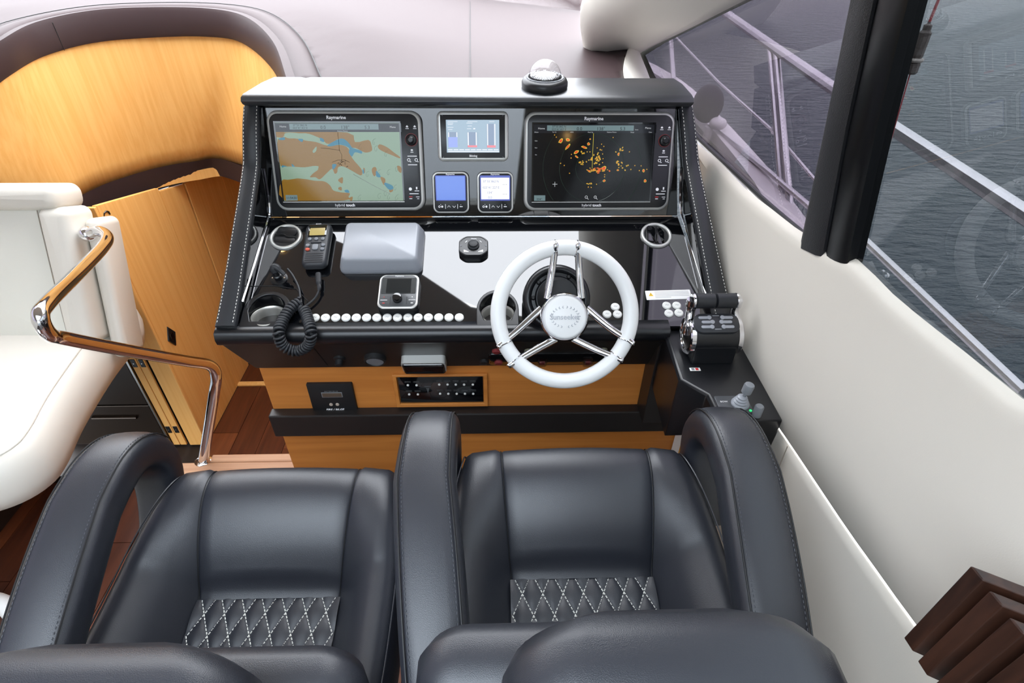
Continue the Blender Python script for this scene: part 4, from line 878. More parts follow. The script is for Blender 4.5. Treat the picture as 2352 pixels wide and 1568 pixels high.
# autopilot control head
t = dthing('autopilot_head', 'small autopilot control head with dark screen and a black knob', 'control head', 918, 678)
def ph(d, z): return [(x*(1+0.02*(1-(y/0.05)**2)), y*(1+0.03*(1-(x/0.05)**2)), z) for x, y in rr_outline(0.106-2*d, 0.108-2*d, 0.015, 6)]
G().rings([ph(0.0, 0), ph(0, 0.016)]).obj('body', matt_black, t, smooth=50)
G().rings([ph(0.001, 0.014), ph(0.001, 0.019), ph(0.004, 0.021)]).obj('rim', silver, t, smooth=50)
G().rings([ph(0.005, 0.019), ph(0.005, 0.0215), ph(0.006, 0.022)]).obj('bezel', pm('bezel_grey', (70, 72, 74), 0.35), t, smooth=50)
G().plate(0.092, 0.052, 0.003, 0.0215, 0.0226, 0.0003, cy=0.016).obj('screen_glass', pm('screen_off', (60, 62, 62), 0.12), t, smooth=0)
G().plate(0.066, 0.046, 0.001, 0.0222, 0.0230, 0.0002, cy=0.015).obj('screen', pm('screen_dim', (30, 33, 34), 0.08), t, smooth=0)
G().lathe([(0.0125, 0.022), (0.0125, 0.034), (0.011, 0.037), (0.006, 0.038)], 20, 0, -0.028).obj('knob', gloss_black, t)
for x in (-0.019, 0.024): G().box(x-0.0006, x+0.0006, -0.043, -0.020, 0.022, 0.0228).obj('key_bar', print_black, t, smooth=0)
for x in (-0.036, 0.038):
    G().box(x-0.009, x+0.009, -0.0305, -0.0295, 0.022, 0.0228).obj('key_bar', print_white, t, smooth=0)
    G().box(x-0.003, x+0.003, -0.0405, -0.0385, 0.022, 0.0228).box(x-0.001, x+0.001, -0.0215, -0.0195, 0.022, 0.0228).obj('key_symbol', print_red if x < 0 else print_white, t, smooth=0)
text('Raymarine', 0.0055, print_white, t, 0, 0.0475, 0.0224)
# pilot disc controller
t = dthing('trim_controller', 'black oval control pad with round knob left of the steering wheel', 'controller', 1088, 573)
def ov(d, z): return [(max(-0.041+d, min(0.041-d, 1.28*(0.036-d)*math.cos(a*math.pi/24))), max(-0.036+d, min(0.036-d, 1.12*(0.036-d)*math.sin(a*math.pi/24))), z) for a in range(48)]
G().rings([ov(0, 0), ov(0, 0.014), ov(0.002, 0.017), ov(0.004, 0.017)]).obj('body', satin_black, t, smooth=50)
G().ringplate([(x, y) for x, y, z in ov(0.003, 0)], [(x, y) for x, y, z in ov(0.0045, 0)], 0.0165, 0.0185).obj('raised_edge', satin_black, t)
G().lathe([(0.0165, 0.017), (0.0165, 0.021), (0.0125, 0.023), (0.012, 0.028), (0.009, 0.029)], 24, 0, 0.001).obj('knob', rubber, t)
for a in range(0, 360, 45): G().lathe([(0.0014, 0.021), (0.001, 0.0215)], 8, 0.0145*math.cos(math.radians(a)), 0.001+0.0145*math.sin(math.radians(a))).obj('mark', print_white, t)
for x, s in ((-0.020, 1), (0.020, -1)):
    G().poly([(x-0.007*s, -0.022), (x+0.007*s, -0.022), (x+0.007*s, -0.0205), (x-0.002*s, -0.016), (x-0.007*s, -0.014)], 0.017, 0.0176).obj('arrow', print_white, t, smooth=0)
    G().tube([(x-0.003*s, 0.011, 0.0176), (x+0.002*s, 0.017, 0.0176)], 0.0014, 5).obj('mark', print_white, t)
    G().lathe([(0.0028, 0.017), (0.002, 0.0185)], 10, 1.75*x, 0).obj('screw', mid_grey, t)
text('TRIM', 0.007, print_white, t, 0, 0.0245, 0.0176)

# =================================================================== STEERING WHEEL
WF = frame((0.161, 1.083, 0.932), (1, 0, 0), (0, 0.57, 0.82))
t = thing('steering_wheel', 'white leather steering wheel with chrome twin spokes and emblem hub', 'steering wheel', WF)
Rm, rm = 0.1565, 0.0182
G().tube([(Rm*math.cos(a*math.pi/48), Rm*math.sin(a*math.pi/48), 0) for a in range(96)], rm, 18, closed=True, up=(0, 0, 1)).obj('rim', wheel_leather, t, smooth=60)
def wl(u, v): return Vector(((u-1297)*0.001023, -(v-722)*0.001023, 0))
for rim_, mid, hub in (((1276, 562), (1270, 620), (1258, 684)), ((1325, 562), (1331, 620), (1338, 684)), ((1142, 795), (1190, 757), (1245, 708)), ((1165, 838), (1225, 805), (1278, 778)), ((1453, 790), (1405, 757), (1350, 708)), ((1428, 828), (1370, 805), (1318, 778))):
    a, m, h = wl(*rim_), wl(*mid), wl(*hub); d = a.normalized()
    P = catmull([h+Vector((0, 0, -0.018)), h.lerp(a, 0.5).lerp(m, 0.6)+Vector((0, 0, -0.006)), h.lerp(a, 0.84)+Vector((0, 0, 0.009)), h.lerp(a, 0.97)+Vector((0, 0, 0.0175)), d*(Rm+rm*0.7)+Vector((0, 0, 0.0145))], 6)[::-1]
    n_ = len(P)
    G().tube(P, [0.0020+0.0040*min(1, k/5)+0.0032*(k/(n_-1)) for k in range(n_)], 10, flat=0.75, up=(0, 0, 1)).obj('spoke', chrome, t, smooth=60)
    ang = math.atan2(a.y, a.x)
    G().tube([(math.cos(ang)*(Rm+(rm+0.0008)*math.cos(k*math.pi/10)), math.sin(ang)*(Rm+(rm+0.0008)*math.cos(k*math.pi/10)), (rm+0.0008)*math.sin(k*math.pi/10)) for k in range(20)], 0.0014, 6, closed=True).obj('rim_collar', chrome, t)
G().lathe([(0.040, -0.050), (0.050, -0.030), (0.0575, -0.012), (0.0575, -0.004), (0.053, 0.0), (0.050, -0.002)], 48, 0, -0.006).obj('hub_ring', chrome, t, smooth=60)
hb = G().lathe([(0.0505, -0.01), (0.0505, 0.002), (0.049, 0.005), (0.045, 0.0065), (0.0, 0.008)], 48, 0, -0.006, cap1=False).obj('hub_cap', wheel_leather, t, smooth=60)
emb = pm('emboss_white', (176, 178, 184), 0.45)
text('Sunseeker', 0.0175, emb, hb, 0, -0.006, 0.0083, bold=0.008, ext=0.0006)
lv = G()
for s in (-1, 1):
    for k in range(11):
        a = math.radians(-78+15.6*k); cx_, cy_ = s*0.032*math.cos(a), -0.006+0.0235*math.sin(a)
        for da in (-0.7, 0.7):
            d = math.pi/2+a+da; lx, ly = s*math.cos(d), math.sin(d); z_ = 0.0078
            lv.tube([(cx_, cy_, z_), (cx_+lx*0.0022, cy_+ly*0.0022, z_+0.0003), (cx_+lx*0.0045, cy_+ly*0.0045, z_)], [0.0004, 0.0010, 0.0003], 5)
lv.obj('laurel_emblem', emb, hb)
bs = T((0.0, 0.0, 0.0))
WB = WF.inverted() @ frame((0.158, 1.228, 0.882), (1, 0, 0), (0, 0.62, 0.78))
G().lathe([(0.088, -0.035), (0.088, 0.0), (0.084, 0.010), (0.076, 0.014), (0.070, 0.012), (0.066, 0.004), (0.058, 0.004), (0.054, 0.012)], 48).obj('column_base', satin_black, t, M=WB, smooth=50)
G().lathe([(0.054, 0.0), (0.050, 0.03), (0.043, 0.055), (0.040, 0.085), (0.038, 0.10)], 32).obj('column', matt_black, t, M=WB, smooth=50)
for a in range(20, 200, 40): G().sph((0.062*math.cos(math.radians(a)), 0.062*math.sin(math.radians(a)), 0.008), 0.006, 10, 6).obj('bolt', matt_black, t, M=WB)

# =================================================================== LEVERS ON THE LEDGE
p = Vector((0.545, 1.12, 0.80))
t = thing('throttle_lever', 'twin throttle lever with black grips and chrome arms on the side ledge', 'throttle', T(p))
cL, cR = ay(1574, 772, 1.10)-p, ay(1680, 772, 1.10)-p; zc = (cL.z+cR.z)/2+0.004; yc = cL.y
def xcyl(prof, n=32): return G().lathe([(r, z) for r, z in prof], n)
XF = frame((0, yc, zc), (0, 1, 0), (0, 0, 1))   # local z = +x
G().lathe([(0.047, cL.x+0.012), (0.047, cR.x)], 36).obj('drum', satin_black, t, M=XF, smooth=50)
G().box(cL.x+0.012, cR.x, yc-0.047, yc+0.047, -0.001, zc).obj('base', satin_black, t, smooth=0, bevel=0.004)
for x, s in ((cL.x+0.012, -1), (cR.x, 1)):
    G().lathe([(0.047, x), (0.047, x+s*0.010), (0.044, x+s*0.013), (0.037, x+s*0.013), (0.034, x+s*0.010)], 36).obj('side_disc', chrome, t, M=XF, smooth=40)
    G().lathe([(0.034, x+s*0.0105), (0.034, x+s*0.011), (0.027, x+s*0.011), (0.025, x+s*0.006), (0.0, x+s*0.004)], 32, cap1=False).obj('disc_dish', steel, t, M=XF, smooth=40)
gL, gR = ay(1592, 691, 1.125)-p, ay(1692, 690, 1.125)-p
xm = (gL.x+gR.x)/2
for x0, x1 in ((gL.x+0.004, xm-0.001), (xm+0.001, gR.x-0.003)):
    G().lathe([(0.014, x0), (0.0185, x0+0.002), (0.0185, x1-0.002), (0.014, x1)], 24).obj('grip', rubber, t, M=frame((0, gL.y, (gL.z+gR.z)/2), (0, 1, 0), (0, 0, 1)))
for x, xb, s in ((gL.x, cL.x+0.004, -1), (gR.x, cR.x+0.008, 1)):
    G().tube(catmull([(x, gL.y, gL.z+0.004), (x+s*0.001, gL.y-0.002, gL.z-0.03), (xb, yc+0.006, zc+0.03), (xb, yc, zc+0.005)], 6), [0.015]*4+[0.011]*8+[0.013]*7, 14, flat=1.0, up=(0, 1, 0)).obj('arm', chrome, t, M=None, smooth=60)
    G().lathe([(0.019, x-0.004), (0.019, x+0.004)], 24).obj('arm_boss', chrome, t, M=frame((0, gL.y, (gL.z+gR.z)/2), (0, 1, 0), (0, 0, 1)), bevel=0.002)
pc = ay(1631, 757, 1.075)-p
KF = frame((xm, pc.y+0.012, zc+0.041), (1, 0, 0), (0, 0.80, 0.40))
G().plate(0.110, 0.052, 0.020, 0.0, 0.010, 0.003).obj('key_panel', pm('panel_grey', (40, 42, 46), .4), t, M=KF)
for k, (x, y) in enumerate(((-0.030, 0.014), (-0.024, 0.002), (-0.027, -0.011), (0.028, 0.014), (0.024, 0.002), (0.027, -0.011))):
    s = 1 if x < 0 else -1
    G().plate(0.026, 0.0075, 0.0037, 0.009, 0.0115, 0.0006, cx=x, cy=y).lathe([(0.0055, 0.009), (0.0055, 0.0120), (0.004, 0.0125)], 14, x+s*0.013, y).obj('key', pm('key_silver', (150, 152, 158), .4), t, M=KF)
for y in (0.019, -0.017): G().box(-0.008, 0.008, y-0.0012, y+0.0012, 0.0099, 0.0103).obj('print_mark', print_grey, t, M=KF, smooth=0)
G().plate(0.026, 0.011, 0.001, 0.0, 0.0008, 0.0002).obj('maker_label', label_white, t, M=T((xm-0.045, cL.y-0.066, 0.0)), smooth=0)
G().box(0.001, 0.008, -0.004, 0.004, 0.0008, 0.0010).obj('label_red', print_red, t, M=T((xm-0.045, cL.y-0.066, 0.0)), smooth=0)
G().box(-0.009, -0.002, -0.004, 0.004, 0.0008, 0.0010).obj('label_grey', print_grey, t, M=T((xm-0.045, cL.y-0.066, 0.0)), smooth=0)
# bow thruster joystick
p = az(1692, 932, 0.80)
t = thing('thruster_joystick', 'small grey joystick with ribbed boot on the ledge behind the throttle', 'joystick', T(p))
G().plate(0.075, 0.055, 0.004, 0.0, 0.006, 0.001, cx=-0.008).obj('plate', pm('panel_grey2', (70, 72, 76), .4), t)
prof = [(0.020, 0.006), (0.020, 0.009)]
for k in range(4): prof += [(0.0195-0.0028*k, 0.010+0.006*k), (0.0155-0.0026*k, 0.013+0.006*k)]
G().lathe(prof, 24, 0.006, 0).obj('boot', grey_plastic, t, smooth=50)
G().lathe([(0.004, 0.03), (0.004, 0.042), (0.011, 0.043), (0.0115, 0.062), (0.010, 0.066), (0.006, 0.067)], 20, 0.006, 0).obj('stick', mid_grey, t, M=Matrix.Rotation(math.radians(6), 4, 'Y'))
G().lathe([(0.010, 0.0), (0.010, 0.026), (0.008, 0.029)], 18, 0.034, -0.030).obj('button_post', mid_grey, t)
G().lathe([(0.003, 0.006), (0.003, 0.008)], 10, 0.022, -0.022).obj('lamp', pm('green_led', (30, 150, 90), .4, emis=(40, 220, 120), estr=1.0), t)
text('BOW', 0.007, print_white, t, -0.028, 0.008, 0.0064)

# =================================================================== PANELS ON THE WOODEN FRONT
FM = frame((0, 1.27, 0), (1, 0, 0), (0, 0, 1))
t = thing('fire_bilge_panel', 'black alarm panel lettered FIRE / BILGE on the wooden front', 'control panel', FM @ T((-0.499, 0.5015, 0)))
G().plate(0.135, 0.118, 0.003, 0.0, 0.010, 0.0015).obj('plate', matt_black, t)
G().plate(0.062, 0.020, 0.001, 0.009, 0.0112, 0.0004, cx=0.002, cy=0.016).obj('window_frame', mid_grey, t)
G().plate(0.058, 0.016, 0.001, 0.010, 0.0116, 0.0003, cx=0.002, cy=0.016).obj('window_glass', pm('brown_lcd', (86, 72, 60), .3), t)
for x in (-0.008, 0.011): G().lathe([(0.0055, 0.009), (0.0055, 0.0115), (0.004, 0.013)], 16, x, -0.024).obj('push_button', pm('button_tan', (176, 160, 146), .4), t)
text('BATTERY/BILGE', 0.0058, print_grey, t, 0.002, 0.030, 0.0104); text('FIRE / BILGE', 0.0105, print_white, t, 0.0, -0.046, 0.0104, bold=0.02, shear=0.25)
t = thing('alarm_switch_panel', 'black panel with two rows of white buttons set into the wood', 'control panel', FM @ T(((sx0+sx1)/2, (sz0+sz1)/2, 0)))
G().plate(sx1-sx0-0.004, sz1-sz0-0.004, 0.003, 0.0, 0.006, 0.001).obj('plate', gloss_black, t)
iv = t.matrix_world.inverted()
for v, us in ((884, (937, 957, 1009, 1028, 1047, 1066, 1086)), (905, (940, 960, 1011, 1030, 1049, 1068, 1087))):
    for k, u in enumerate(us):
        q = iv @ ay(u, v-(0 if k < 2 else 1.5), 1.264)
        G().lathe([(0.0037, 0.005), (0.0037, 0.008), (0.0025, 0.009)], 12, q.x, q.y).obj('push_button', btn_white, t)
        for r in range(2): G().box(q.x-0.009, q.x+0.009, q.y+0.010+0.004*r, q.y+0.0115+0.004*r, 0.0059, 0.0062).obj('text_line', pm('print_dim', (70, 72, 74), .6), t, smooth=0)
G().poly([(-0.045, 0.008), (-0.035, 0.008), (-0.040, -0.015)], 0.0060, 0.0063).box(-0.050, -0.030, 0.012, 0.016, 0.0060, 0.0063).obj('emblem', pm('print_dim', (70, 72, 74), .6), t, smooth=0)

# =================================================================== COMPASS ON THE HOOD
p = Vector((0.140, 1.672, 1.2875))
t = thing('compass', 'domed magnetic compass in a black ring on top of the hood', 'compass', T(p) @ Matrix.Rotation(math.radians(3), 4, 'X'))
G().lathe([(0.062, 0), (0.064, 0.006), (0.064, 0.016), (0.060, 0.024), (0.052, 0.028), (0.046, 0.027), (0.044, 0.020)], 48).obj('base_ring', satin_black, t, smooth=50)
G().lathe([(0.0525, 0.0275), (0.0515, 0.030), (0.047, 0.0295)], 48, cap0=False, cap1=False).obj('collar', mid_grey, t, smooth=50)
G().lathe([(0.043, 0.020), (0.041, 0.032), (0.034, 0.036), (0.020, 0.038)], 40).obj('card', gloss_black, t, smooth=40)
tk = G()
for a in range(0, 360, 10):
    c, s = math.cos(math.radians(a)), math.sin(math.radians(a)); r0, r1 = (0.031, 0.040) if a % 30 == 0 else (0.036, 0.040)
    tk.tube([(c*r0, s*r0, 0.0375-0.12*(r0-0.031)), (c*r1, s*r1, 0.0340)], 0.0007, 4)
tk.obj('card_marks', print_white, t, smooth=0)
for a, s_ in ((90, 'N'), (0, 'E'), (270, 'S'), (180, 'W')): text(s_, 0.010, print_white, t, 0.024*math.cos(math.radians(a)), 0.024*math.sin(math.radians(a)), 0.0388)
for a in range(20): G().tube([(0.0525*math.cos(a*math.pi/10), 0.0525*math.sin(a*math.pi/10), 0.029), (0.0495*math.cos(a*math.pi/10), 0.0495*math.sin(a*math.pi/10), 0.0305)], 0.0008, 4).obj('tick', print_grey, t)
G().lathe([(0.0455*math.cos(math.radians(a)), 0.026+0.047*math.sin(math.radians(a))) for a in range(0, 90, 10)]+[(0.0, 0.073)], 40, cap0=False, cap1=False).obj('glass_dome', glass_mat('dome_glass', (0.97, 0.97, 0.97)), t, smooth=80)

# =================================================================== HELM SEATS
def seat(x0, dz, label, arms, hx=0.0):
    t = thing('helm_chair', label, 'chair', T((x0, 0.5, dz)), 'black leather helm chairs')
    o_ = Vector((0, -0.5, 0))
    #      y     zc     zb     w      cw
    ST = [(0.765, 0.62, 0.61, 0.205, 0.145), (0.800, 0.69, 0.685, 0.222, 0.150), (0.808, 0.745, 0.738, 0.230, 0.152), (0.800, 0.780, 0.770, 0.233, 0.152), (0.775, 0.797, 0.787, 0.236, 0.151),
          (0.735, 0.797, 0.792, 0.244, 0.149), (0.69, 0.778, 0.790, 0.252, 0.146), (0.645, 0.745, 0.783, 0.259, 0.142), (0.605, 0.705, 0.775, 0.264, 0.138), (0.572, 0.672, 0.768, 0.267, 0.135),
          (0.50, 0.660, 0.762, 0.268, 0.136), (0.40, 0.655, 0.760, 0.267, 0.138), (0.30, 0.655, 0.765, 0.262, 0.140), (0.24, 0.655, 0.765, 0.258, 0.140)]
    def smooth_st(n):
        P = [catmull([(s[0], s[1], s[2]) for s in ST], n), catmull([(s[3], s[4], 0) for s in ST], n)]
        return [(a.x, a.y, a.z, b.x, b.y) for a, b in zip(*P)]
    SS = smooth_st(5)
    qi = 9*5
    rows = []
    for y, zc, zb, w, cw in SS[:qi+1]:
        rows.append([Vector((cw*s, y, zc+0.008*(1-s*s)*(1 if zc > 0.7 else 0.4)-(0.004 if abs(s) > 0.97 else 0)))+o_ for s in (-1, -0.96, -0.8, -0.5, -0.2, 0.2, 0.5, 0.8, 0.96, 1)])
    G().grid(rows).obj('cushion_front', leather, t, smooth=70)
    for sg in (-1, 1):
        rows = []
        for y, zc, zb, w, cw in SS:
            D = w-cw; rise = zb-zc
            prof = [(cw, zc-0.004), (cw+0.012, zc+0.006+0.10*rise), (cw+0.30*D, zc+0.50*rise+0.008), (cw+0.55*D, zc+0.90*rise+0.008), (cw+0.75*D, zb+0.006), (cw+0.90*D, zb-0.006), (w, zb-0.035), (w+0.002, zb-0.08), (w-0.006, zb-0.14)]
            rows.append([Vector((sg*x, y, z))+o_ for x, z in prof])
        G().grid(rows).obj('side_bolster', leather, t, smooth=70)
        ln = [Vector((sg*(cw+0.001), y, zc-0.0005))+o_ for y, zc, zb, w, cw in SS[6:]]
        G().tube(ln, 0.0010, 5).obj('seam', matt_black, t)
        ln = [Vector((sg*(cw+0.90*(w-cw)+0.004), y, zb-0.006))+o_ for y, zc, zb, w, cw in SS[4:]]
        G().tube(ln, 0.0016, 5).obj('piping', leather, t)
    # quilted part with white diamond stitching
    cwq = lambda y: 0.136
    def zq(x, y):
        base = 0.668 if y > 0.56 else (0.660 if y > 0.45 else 0.657)
        t_ = min(1, max(0, (0.572-y)/0.1)); base = 0.671-0.012*t_
        a = x/0.0385+y/0.078; b = x/0.0385-y/0.078
        return base+0.0050*(abs(math.sin(math.pi*a))*abs(math.sin(math.pi*b)))**0.45
    rows = []
    ny, nx = 84, 84
    for j in range(ny+1):
        y = 0.573-0.33*j/ny; rows.append([Vector((-0.138+0.276*i/nx, y, zq(-0.138+0.276*i/nx, y)))+o_ for i in range(nx+1)])
    G().grid(rows).obj('quilted_panel', leather, t, smooth=60)
    st = G()
    for fam in (1, -1):
        for k in range(-12, 20):
            # x/0.0385 + fam*y/0.078 = k
            y = 0.572
            while y > 0.25:
                y2 = y-0.0042; xa, xb = 0.0385*(k-fam*y/0.078), 0.0385*(k-fam*y2/0.078)
                if max(abs(xa), abs(xb)) < 0.136: st.tube([Vector((xa, y, zq(xa, y)+0.0013))+o_, Vector((xb, y2, zq(xb, y2)+0.0013))+o_], 0.0011, 4)
                y = y2-0.0022
    so = st.obj('quilt_stitching', stitch_white, t, smooth=0); so['kind'] = 'stuff'
    # under pan and pedestal
    G().box(-0.20, 0.20, -0.24, 0.262, 0.56, 0.625).obj('seat_pan', matt_black, t, smooth=0, bevel=0.01)
    G().lathe([(0.19, -dz), (0.19, 0.02-dz), (0.08, 0.05-dz), (0.07, 0.10-dz), (0.07, 0.56)], 28).obj('pedestal', satin_black, t)
    # backrest: shoulders and taller head part, leaning
    def slab(hw, z0, z1, yb, yt, th, r, name, crown, xo=0.0):
        R = []
        for f, ins in ((0.0, 0.035), (0.10, 0.012), (0.3, 0.0), (0.7, 0.0), (0.90, 0.012), (1.0, 0.035)):
            pts = []
            for x, z in rr_outline(2*(hw-ins), (z1-z0)-2*ins, r, 8, 0, (z0+z1)/2):
                k = (z-z0)/(z1-z0); y = yb+(yt-yb)*k+th*(f-0.5)
                if crown: y -= crown*(1-(x/hw)**2)*(f-0.5)*2*(-1)
                pts.append(Vector((x+xo, y, z))+o_)
            R.append(pts)
        g = G().rings(R); return g.obj(name, leather, t, smooth=60, bevel=0.0)
    slab(0.268, 0.62, 0.957, 0.26, 0.315, 0.12, 0.06, 'backrest', 0.0)
    slab(0.184, 0.78, 1.110, 0.235, 0.235, 0.115, 0.085, 'headrest', 0.02, hx)
    for ins, f, m_ in ((0.010, 0.12, matt_black), (0.016, 0.085, stitch_dark), (0.004, 0.17, stitch_dark)):
        L_ = [Vector((x+hx, 0.235+0.115*(f-0.5)+0.02*(1-(x/0.184)**2)*(f-0.5)*2-0.001, z+0.001))+o_ for x, z in rr_outline(2*(0.184-ins), 0.330-2*ins, 0.085, 10, 0, 0.945) if z > 0.96]
        L_.sort(key=lambda p: p.x); G().tube(L_, 0.0016 if m_ is matt_black else 0.0009, 5).obj('headrest_seam', m_, t)
    # loop arms
    for sg in arms:
        path = resample(catmull([(0, 0.30, 0.785), (0, 0.40, 0.828), (0, 0.52, 0.864), (0, 0.64, 0.889), (0, 0.722, 0.894), (0, 0.782, 0.868), (0, 0.810, 0.81), (0, 0.793, 0.75), (0, 0.750, 0.69), (0, 0.70, 0.65)], 8), 48)
        R = []; s1, s2 = [], []
        for i, p in enumerate(path):
            tt = circ_dir(path, i, False); nn = Vector((0, -tt.z, tt.y)); k = i/47
            hw = 0.050+0.006*math.sin(math.pi*min(1, k*1.5)) if k < 0.66 else 0.050-0.012*(k-0.66)/0.34
            th = 0.040 if k < 0.6 else 0.040-0.010*(k-0.6)/0.4
            xc = sg*(0.287-0.012*max(0, (k-0.6)/0.4)-0.045*(1-min(1, k/0.45))); ring = []
            for a in range(24):
                c, s = math.cos(2*math.pi*a/24), math.sin(2*math.pi*a/24); e = 0.62
                ring.append(Vector((xc+hw*math.copysign(abs(c)**e, c), 0, 0))+p+nn*(th*math.copysign(abs(s)**e, s))+o_)
            R.append(ring)
            for lst, cc in ((s1, 0.80), (s2, -0.80)): lst.append(Vector((xc+hw*cc, 0, 0))+p+nn*(th*0.90)+o_)
        ao = G().rings(R).obj('armrest', leather, t, smooth=70)
        for lst in (s1, s2):
            G().tube(lst[:34], 0.0016, 5).obj('arm_seam', matt_black, ao)
            q = [v+Vector((math.copysign(0.006, (v.x-(sg*0.287)))*-1, 0, 0.001)) for v in lst[:34]]
            dsh = G(); rs = resample(q, 160)
            for k in range(0, 158, 2): dsh.tube([rs[k], rs[k+1]], 0.0007, 4)
            d_ = dsh.obj('arm_stitching', stitch_dark, ao, smooth=0); d_['kind'] = 'stuff'
    return t
seat(0.160, 0.0, 'black leather helm chair with two loop arms behind the steering wheel', (-1, 1), 0.026)
seat(-0.447, -0.05, 'black leather companion chair with one loop arm beside the white sofa', (-1,))

# =================================================================== WHITE SOFA AND HANDRAIL
t = thing('sofa', 'white leather sofa with rounded seat and padded back', 'sofa', T((-1.8, 1.4, 0.0)))
so_ = Vector((-1.8, -0.0, 0)); to_ = Vector((1.8, -1.4, 0))
ol = [(-1.44, 1.86), (-1.452, 1.70), (-1.445, 1.55), (-1.418, 1.346), (-1.385, 1.20), (-1.385, 1.13), (-1.43, 1.075), (-1.52, 1.045), (-1.70, 1.035), (-2.3, 1.035), (-2.3, 1.86)]
base = [Vector((x, y, 0)) for x, y in ol]
sm2 = catmull(base[:9], 5)+base[9:]
ctr = Vector((-1.9, 1.5, 0))
def sring(off, z):
    R_ = []
    for i, p in enumerate(sm2):
        tt = circ_dir(sm2, i, True); n = Vector((-tt.y, tt.x, 0))
        if n.dot(p-ctr) < 0: n = -n
        R_.append(p+n*off+Vector((0, 0, z))+to_)
    return R_
def crown_ring(s, z): return [ctr+(p-ctr)*s+Vector((0, 0, z))+to_ for p in sm2]
G().rings([sring(0.0, 0.27), sring(0.035, 0.29), sring(0.050, 0.34), sring(0.046, 0.39), sring(0.028, 0.43), sring(0.004, 0.449), sring(0.0, 0.450)], cap0=True, cap1=False).obj('seat_border', white_leather, t, smooth=60)
G().rings([sring(0.0, 0.450), sring(-0.012, 0.458), sring(-0.05, 0.466), crown_ring(0.7, 0.474), crown_ring(0.3, 0.476)], cap0=False).obj('seat_top', white_leather, t, smooth=60)
G().tube([p+Vector((0, 0, 0.452)) for p in [q+to_ for q in sm2[:42]]], 0.003, 6).obj('piping', white_leather, t)
G().box(-0.5, 0.12, -0.28, 0.30, 0.0, 0.27).obj('plinth', pm('plinth_brown', (34, 22, 17), .5), t, smooth=0)
BM = T((1.8, -1.4, 0)) @ frame((-1.405, 1.61, 0.46), (1, 0, 0), (0, 0.36, 0.93))
pillow_g(G(), 0.80, 0.47, 0.02, -0.10, -0.012, 0.02, cx=-0.495, cy=0.225, crown=0.012).obj('back_panel', pm('white_leather_panel', (222, 220, 210), .45, bump=(700, .08, 'v')), t, M=BM, smooth=50)
pillow_g(G(), 0.105, 0.47, 0.03, -0.12, 0.018, 0.032, cx=-0.048, cy=0.225, crown=0.006).obj('side_roll', white_leather, t, M=BM, smooth=60)
pillow_g(G(), 0.88, 0.085, 0.035, -0.13, 0.020, 0.034, cx=-0.462, cy=0.492, crown=0.004).obj('top_roll', white_leather, t, M=BM, smooth=60)
pillow_g(G(), 0.055, 0.50, 0.025, -0.16, -0.045, 0.02, cx=0.034, cy=0.17).obj('outer_shell', white_leather, t, M=BM, smooth=60)
G().tube([(-0.10, 0.45, 0.0), (-0.10, 0.2, 0.0), (-0.098, 0.0, -0.002)], 0.002, 5).obj('seam', pm('seam_tan', (150, 140, 128), .6), t, M=BM)
hr_ = [atd(200, 537, 1.90), atd(228, 531, 1.88), atd(246, 545, 1.84), atd(232, 572, 1.77), atd(170, 636, 1.58), atd(108, 698, 1.39), atd(93, 728, 1.345), atd(112, 766, 1.38), atd(150, 777, 1.45), atd(300, 806, 1.66), atd(430, 829, 1.84), atd(480, 838, 1.915), atd(496, 862, 1.96), atd(490, 915, 2.04), az(467, 1058, 0.0)]
p = hr_[-1].copy(); t = thing('handrail', 'bent polished steel handrail from the sofa down to the step', 'handrail', T(p))
G().tube([q-p for q in catmull(hr_, 8)], 0.0185, 18).obj('tube', chrome, t, smooth=80)
G().lathe([(0.030, 0), (0.030, 0.004), (0.020, 0.007)], 24).obj('floor_flange', chrome, t)
q = hr_[0]-p; G().sph(q, 0.026, 14, 8).obj('wall_flange', chrome, t)
# drawer cabinet below the sofa
t = thing('drawer_cabinet', 'dark bronze drawer cabinet under the white sofa by the steps', 'cabinet', T((-1.9, 2.0, -0.5)))
G().box(-0.30, 0.285, 0.0, 0.3, 0.0, 0.80).obj('body', pm('plinth_brown', (34, 22, 17), .5), t, smooth=0)
for z0, z1 in ((0.02, 0.282), (0.288, 0.60)):
    d = G().box(-0.28, 0.240, -0.016, -0.001, z0, z1).obj('drawer', bronze, t, smooth=0, bevel=0.004)
    G().tube([(-0.05, -0.020, (z0+z1)/2+0.06), (0.16, -0.020, (z0+z1)/2+0.06)], 0.012, 10, flat=0.7).obj('handle', bronze, d)
G().box(0.243, 0.252, -0.018, -0.001, 0.0, 0.62).obj('edge_strip', steel, t, smooth=0)
for x in (0.258, 0.292): G().box(x, x+0.031, -0.012, -0.001, 0.0, 0.80).obj('stile', wood, t, smooth=0, bevel=0.002)
for x in (0.262, 0.298):
    for z in (0.52, 0.09): G().box(x, x+0.020, -0.015, -0.012, z, z+0.045).obj('latch', satin_black, t, smooth=0, bevel=0.001); G().lathe([(0.004, 0.012), (0.003, 0.017)], 10).obj('latch_pin', steel, t, M=frame((x+0.010, 0, z+0.022), (1, 0, 0), (0, 0, 1)))

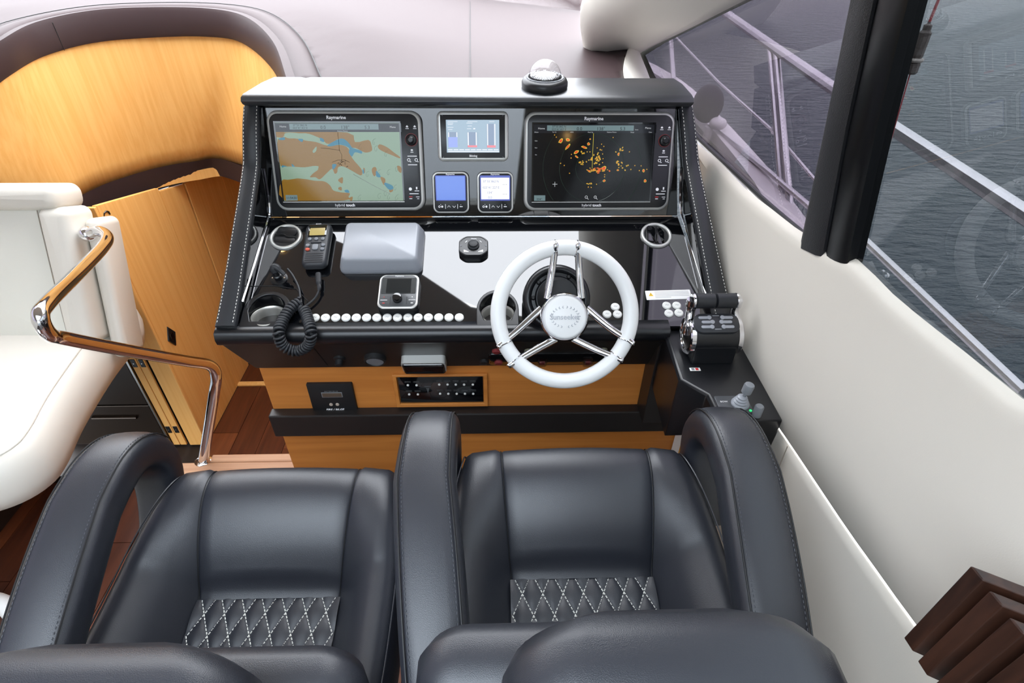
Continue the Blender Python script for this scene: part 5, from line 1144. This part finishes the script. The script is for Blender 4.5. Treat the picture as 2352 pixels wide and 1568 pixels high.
# =================================================================== SLATTED DARK WOOD UNIT AT THE WALL
C0 = atd(2230, 1298, 0.62)
t = thing('slat_rack', 'dark brown wooden slat rack at the cream wall, bottom right', 'rack', T(C0))
d1 = (az(2352, 1345, C0.z)-C0).normalized(); e1 = az(2257, 1331, C0.z)-C0; stp = az(2273, 1355, C0.z)-C0; hgt = C0.z-pl(2070, 1455, C0, (1, 0, 0)).z
for k in range(5):
    b = stp*k; L_ = 0.24
    vs_ = [b, b+e1, b+e1+d1*L_, b+d1*L_]; lo = [q+Vector((0, 0, -hgt)) for q in vs_]
    G().add(vs_+lo, [(0, 1, 2, 3), (7, 6, 5, 4), (0, 4, 5, 1), (1, 5, 6, 2), (2, 6, 7, 3), (3, 7, 4, 0)]).obj('slat', slat_wood, t, smooth=0, bevel=0.0015)
bk = [d1*0.05, d1*0.05+stp*4+e1, d1*0.24+stp*4+e1, d1*0.24]
G().add([q+Vector((0, 0, -0.03)) for q in bk]+[q+Vector((0, 0, -hgt+0.02)) for q in bk], [(0, 1, 2, 3), (7, 6, 5, 4), (0, 4, 5, 1), (1, 5, 6, 2), (2, 6, 7, 3), (3, 7, 4, 0)]).obj('core', matt_black, t, smooth=0)

# =================================================================== CEILING DOWNLIGHTS
for (x, y), lb in (((-1.014, 1.758), 'small warm downlight in the headliner above the companionway'), ((0.47, -0.42), 'small warm downlight in the headliner behind the helm seat')):
    t = thing('ceiling_light', lb, 'light', T((x, y, 2.0)), 'warm downlights')
    G().lathe([(0.032, -0.001), (0.032, -0.006), (0.022, -0.008), (0.020, -0.003)], 24, cap0=False, cap1=False).obj('ring', chrome, t, smooth=50)
    G().lathe([(0.020, -0.002), (0.019, -0.005)], 20).obj('lamp', pm('warm_lamp', (255, 214, 150), .5, emis=(255, 206, 130), estr=45.0), t)

# small side table whose white ring foot shows beside the companion chair
e = az(38, 1432, 0.03); c = Vector((e.x-0.15, e.y-0.115, 0)); t = thing('side_table', 'white ring foot of a small side table on the floor, bottom left', 'table', T(c))
G().tube([(0.19*math.cos(k*math.pi/24), 0.19*math.sin(k*math.pi/24), 0.026) for k in range(48)], 0.026, 14, closed=True, up=(0, 0, 1)).obj('ring_foot', label_white, t, smooth=80)
for k in range(3): G().tube([(0, 0, 0.03), (0.19*math.cos(2.2+k*2.094), 0.19*math.sin(2.2+k*2.094), 0.026)], 0.014, 10).obj('foot_bar', label_white, t)
G().lathe([(0.03, 0.01), (0.022, 0.04), (0.02, 0.44)], 18).obj('post', label_white, t)
G().lathe([(0.15, 0.44), (0.155, 0.446), (0.155, 0.456), (0.15, 0.46)], 36).obj('top', label_white, t)
